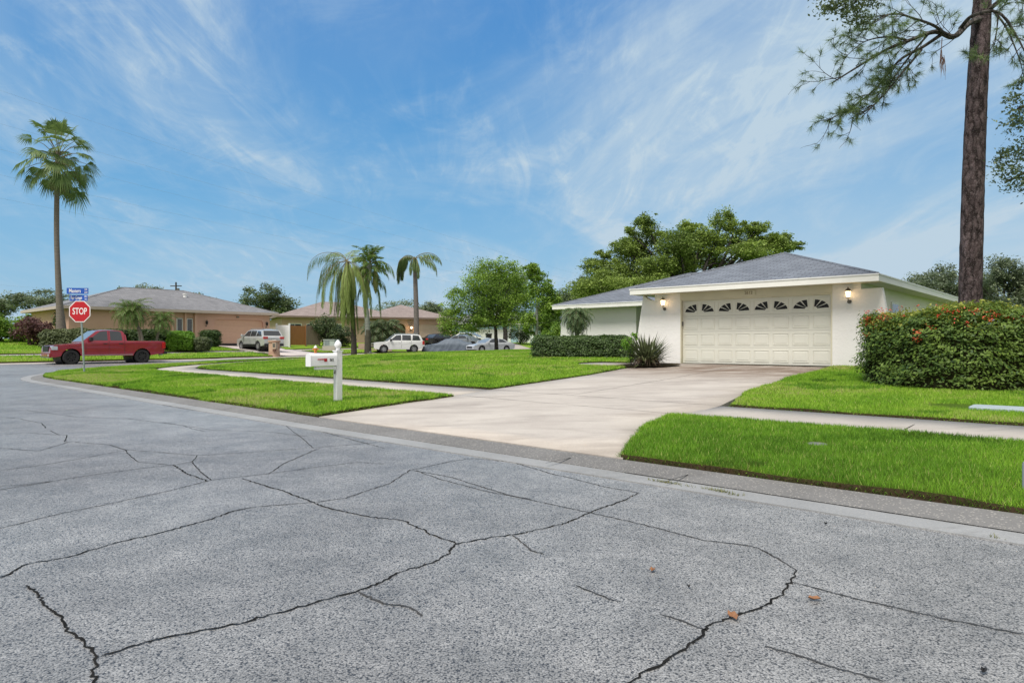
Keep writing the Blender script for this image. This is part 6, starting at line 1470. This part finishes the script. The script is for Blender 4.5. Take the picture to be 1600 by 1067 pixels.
    m = MB(); m.box(-.45, .05, -.415, -.401, .16, .58); m.build('door', mat('grey_green_metal', (.22, .26, .26), rough=.5), e); m = MB(); m.box(-.62, .62, -.48, .48, -.3, .1); m.build('pad', M_['walk'], e)
    # fences
    def fence(name, px0, px1, D0, D1, py0, py1, m, label, bw, cat='fence', cap=False):
        a, b = np.array(at(px0, D0)), np.array(at(px1, D1)); L = np.linalg.norm(b-a); ang = math.atan2(*(b-a)[::-1]); z = zat(py1, (D0+D1)/2)-.15; h = zat(py0, (D0+D1)/2)-z
        e = empty(name, (a[0], a[1], z), ang, label, cat); n = int(L/bw); mb = MB()
        for i in range(n): mb.box(i*bw+.004, (i+1)*bw-.004, -.01, .01, .05, h-random.uniform(0, .012)*(not cap))
        mb.build('boards', m, e); mb = MB(); mb.box(0, n*bw, .011, .05, .3, .38); mb.box(0, n*bw, .011, .05, h-.3, h-.22); mb.build('rails', m, e)
        for xx in ([0, n*bw] if L < 3 else [0, n*bw/2, n*bw]):
            mb = MB(); mb.box(xx-.06, xx+.06, -.07, .055, -.3, h+.06); 
            if cap: mb.prism([(xx-.08, h+.06), (xx+.08, h+.06), (xx+.02, h+.16), (xx-.02, h+.16)], -.085, .07)
            mb.build('post', m, e)
    fence('vinyl_fence', 432, 452.5, 61.5, 61.5, 508, 540, M_['vinyl'], 'white vinyl fence panel beside the tan house, behind the silver SUV', .15, cap=True)
    fence('wooden_fence', 453, 478, 64, 65.5, 509, 537.5, mat('orange_wood', (.34, .15, .05), (.26, .11, .04), scale=2, rough=.8, stretch=(8, 1, .6)), 'orange brown wooden fence left of the dark bush', .14)
    fence('wooden_fence', 478.5, 500, 65.5, 67, 509, 537.5, mat('grey_wood', (.26, .20, .16), (.20, .15, .12), scale=2, rough=.9, stretch=(8, 1, .6)), 'weathered grey brown wooden fence partly behind the dark bush', .14)
    # low wall by house 2
    a, b = at(560, 66), at(612, 66); e = MB(); e.box(0, b[0]-a[0], 0, .2, -.4, .55); o = e.build('low_wall', mat('pinkish_block', (.42, .30, .25), rough=.9)); o.location = (a[0], a[1], H(*a)+.1); tag(o, 'low pinkish garden wall behind the palm trunks', 'wall')
    # wheelie bin
    D = 87; x, y = at(763.5, D); z = zat(530, D)-.35; e = empty('rubbish_bin', (x, y, z), .2, 'dark wheeled rubbish bin before the white garage door of the blue house', 'bin')
    m = MB(); m.add([(-.27, -.3, .0), (.27, -.3, 0), (.27, .3, 0), (-.27, .3, 0), (-.36, -.38, 1.0), (.36, -.38, 1.0), (.36, .38, 1.0), (-.36, .38, 1.0)], [(0, 3, 2, 1), (4, 5, 6, 7), (0, 1, 5, 4), (1, 2, 6, 5), (2, 3, 7, 6), (3, 0, 4, 7)]); m.build('body', M_['black'], e)
    m = MB(); m.box(-.41, .41, -.43, .46, 1.0, 1.09); o = m.build('lid', M_['black'], e); bev(o, .02)
    for s in (-1, 1): m = MB(); m.lathe([(0, s*.26), (.12, s*.26), (.12, s*.33), (0, s*.33)], 12, (0, .34, .12), 'x'); m.build('wheel', M_['rubber'], e)
    # utility lid in the right lawn
    a0_ = np.array(G(1512, 632, .36)); a = [a0_, a0_+VD*.62, a0_+VD*.62+UD*1.25, a0_+UD*1.25]; c = np.mean(a, 0); zc_ = H(*c)+LZ+.045
    P = roundpoly([(p[0]-c[0], p[1]-c[1]) for p in a], .09); m = MB(); m.prism(P, -.12, 0, 'z'); o = m.build('utility_slab', M_['plate']); o.location = (c[0], c[1], zc_-.01); bev(o, .01); tag(o, 'blue grey slab shaped utility lid set in the right lawn before the flowering hedge', 'utility slab')
    x, y = G(1277, 689, .2); m = MB(); m.lathe([(0, .012), (.10, .012), (.115, .0), (.115, -.1)], 20); o = m.build('valve_cover', mat('dusty_grey', (.16, .17, .15), rough=.8)); o.location = (x, y, H(x, y)+.035); tag(o, 'small round valve cover sunk in the right verge grass', 'valve cover')
    x, y = G(1593.5, 768, .12); m = MB(); m.lathe([(.0, -.2), (.034, -.2), (.034, .24), (.028, .26), (0, .265)], 14, (.03, 0, 0)); o = m.build('marker_post', mat('grey_post', (.26, .28, .32), rough=.6), sm=40); o.location = (x+.03, y, H(x, y)); tag(o, 'short grey stub post at the right picture edge in the verge', 'post')
    # utility slab in the far verge
    a = [G(px, py, .42) for px, py in [(27, 549.5), (30, 546), (60, 546), (61, 549.5)]]; c = np.mean(a, 0); m = MB(); m.prism([(p[0]-c[0], p[1]-c[1]) for p in a], -.1, .02, 'z'); o = m.build('utility_slab', M_['walk']); o.location = (c[0], c[1], H(*c)+.14); tag(o, 'pale concrete lid in the far lawn left of the red pickup', 'utility slab')
    # fallen leaves, weeds at the gutter
    lf = mat('dead_leaf', (.32, .15, .07), (.20, .10, .05), rough=.7)
    for px, py, s, lb in [(1145, 965, .05, 'brown fallen leaf lying on the wide crack in the road'), (1272, 938, .035, 'pale brown fallen leaf right of the wide crack'), (1019, 893, .03, 'tiny reddish fallen leaf in the middle of the road'), (1537, 1052, .022, 'dark fallen leaf near the bottom right corner of the road'), (1076, 919, .014, 'dark fallen leaf on the road left of the crack bend'), (1290, 820, .014, 'dark fallen leaf near the gutter')]:
        x, y = G(px, py, 0); m = MB(); n = 9; pts = [(s*math.cos(2*math.pi*k/n)*(1 if k % 2 else .8), s*.45*math.sin(2*math.pi*k/n), .008+.012*abs(math.sin(k*1.3))) for k in range(n)]; m.add(pts+[(0, 0, .004)], [(k, (k+1) % n, n) for k in range(n)]); o = m.build('fallen_leaf', lf if px not in (1537, 1076, 1290) else M_['black']); o.location = (x, y, .004); o.rotation_euler.z = px; o.modifiers.new('s', 'SOLIDIFY').thickness = .002; tag(o, lb, 'leaf', 'leaves fallen on the road')
    T = []
    for px, py, w, n in [(1035, 755, .16, 110), (1125, 770, .15, 90), (1075, 762, .3, 30), (1555, 843, .06, 16), (1145, 775, .1, 30)]:
        x, y = G(px, py, 0)
        for k in range(n):
            a, r = random.uniform(0, 6.28), random.gauss(0, 1)*w*.5; ox, oy = x+UD[0]*r+random.gauss(0, .014), y+UD[1]*r+random.gauss(0, .014); h = random.uniform(.01, .035); d = Vector((math.cos(a), math.sin(a), 0)); w_ = Vector((-d.y, d.x, 0))*.003; o = Vector((ox, oy, .014))
            T.append((o-w_, o+w_, o+d*h*1.2+Vector((0, 0, h))))
    o = tris('gutter_weeds', T, leafmat('dry_weed', (.10, .13, .03), (.30, .28, .10)), None, .5, .3, 1); tag(o, 'tufts of dry green weed growing from the gutter edge', 'weeds', kind='stuff')
    # overhead cables: span between a pole off frame left and one far right
    wm = mat('cable', (.22, .25, .28), rough=.7)
    for k, (pa, pb, lb) in enumerate([((-300, 40, 62), (1000, 455, 175), 'topmost thin overhead cable crossing the left sky'), ((-300, 105, 62), (1000, 462, 175), 'second overhead cable from the top in the left sky'), ((-300, 155, 62), (1000, 470, 175), 'third overhead cable from the top, passing behind the tall palm crown'), ((-300, 205, 62), (1000, 476, 175), 'fourth overhead cable from the top, below the tall palm crown'), ((-300, 250, 62), (1000, 484, 175), 'lowest overhead cable in the left sky'), ((-300, 418, 100), (900, 500, 150), 'thin cable low above the roofs')]):
        A, B = [np.array((*at(p[0], p[2]), zat(p[1], p[2]))) for p in (pa, pb)]; pts = []
        for t in np.linspace(0, 1, 25): q_ = A*(1-t)+B*t; q_[2] -= 4*t*(1-t)*1.2; pts.append(tuple(q_))
        m = MB(); m.tube(pts, .007, 4); o = m.build('overhead_cable', wm); tag(o, lb, 'cable', 'overhead cables')
    # distant utility pole
    D = 95; x, y = at(275, D); z = H(x, y); e = empty('utility_pole', (x, y, z), 0, 'distant wooden utility pole above the tan roof', 'utility pole'); h = zat(441, D)-z
    m = MB(); m.tube([(0, 0, 0), (0, 0, h)], [.16, .11], 8); m.build('pole', M_['barko'], e); m = MB(); m.box(-.8, .8, -.06, .06, h-.6, h-.48); m.build('cross_arm', M_['barko'], e); m = MB(); m.lathe([(0, h-1.6), (.2, h-1.6), (.2, h-.9), (0, h-.85)], 10, (.3, 0, 0)); m.build('transformer', M_['pewter'], e)
    # antenna at the wing eave
def brickmat(name, a, b, mortar):
    m, nt, N, L, bs = nodes(name); tc = N.new('ShaderNodeTexCoord').outputs['Object']; sp = N.new('ShaderNodeSeparateXYZ'); L.new(tc, sp.inputs[0])
    at_ = N.new('ShaderNodeMath'); at_.operation = 'ARCTAN2'; L.new(sp.outputs[1], at_.inputs[0]); L.new(sp.outputs[0], at_.inputs[1]); cb = N.new('ShaderNodeCombineXYZ'); L.new(at_.outputs[0], cb.inputs[0]); L.new(sp.outputs[2], cb.inputs[1])
    br = N.new('ShaderNodeTexBrick'); L.new(cb.outputs[0], br.inputs['Vector']); br.inputs['Scale'].default_value = 1; br.inputs['Brick Width'].default_value = .5; br.inputs['Row Height'].default_value = .08; br.inputs['Mortar Size'].default_value = .008
    br.inputs['Color1'].default_value = c4(a); br.inputs['Color2'].default_value = c4(b); br.inputs['Mortar'].default_value = c4(mortar); L.new(br.outputs[0], bs.inputs['Base Color']); bs.inputs['Roughness'].default_value = .85; return m
M_['vinyl'] = mat('white_vinyl', (.80, .80, .81), (.76, .76, .77), scale=2, rough=.35)
M_['signwhite'] = mat('sign_lettering_white', (.85, .85, .85), (.82, .82, .82), rough=.4)
# ------------------------------------------------------------ build everything
white_house(); tan_house(); brown_house(); blue_house(); far_house()
vehicles(); stuff(); vegetation()
vh = [(*G(1277, 689, .2), .17)]
blades('grass', VRp, 30, 'dense green grass on the right verge by the kerb', k=1.2, h=.047, holes=vh)
a_ = np.array(G(1512, 632, .36))+VD*.31+UD*.62
blades('grass', RLp, 26, 'dense green grass of the right lawn before the flowering hedge', k=1.0, h=.047, holes=[(a_[0]+UD[0]*s_, a_[1]+UD[1]*s_, .36) for s_ in np.arange(-.9, 1.0, .25)])
blades('grass', VLp, 48, 'dense green grass on the left verge around the mailbox', k=.95, h=.047)
blades('grass', MLp, 46, 'dense green grass of the main front lawn', k=.65, h=.05)
for P, lb in ((FL[0], 'grass of the far verge behind the red pickup'), (FL[2], 'grass of the far lawn before the tan house hedges'), (FL[1], 'grass of the far verge right of the pink driveway')):
    blades('grass', P, 62, lb, k=.22, h=.07, z=.08)
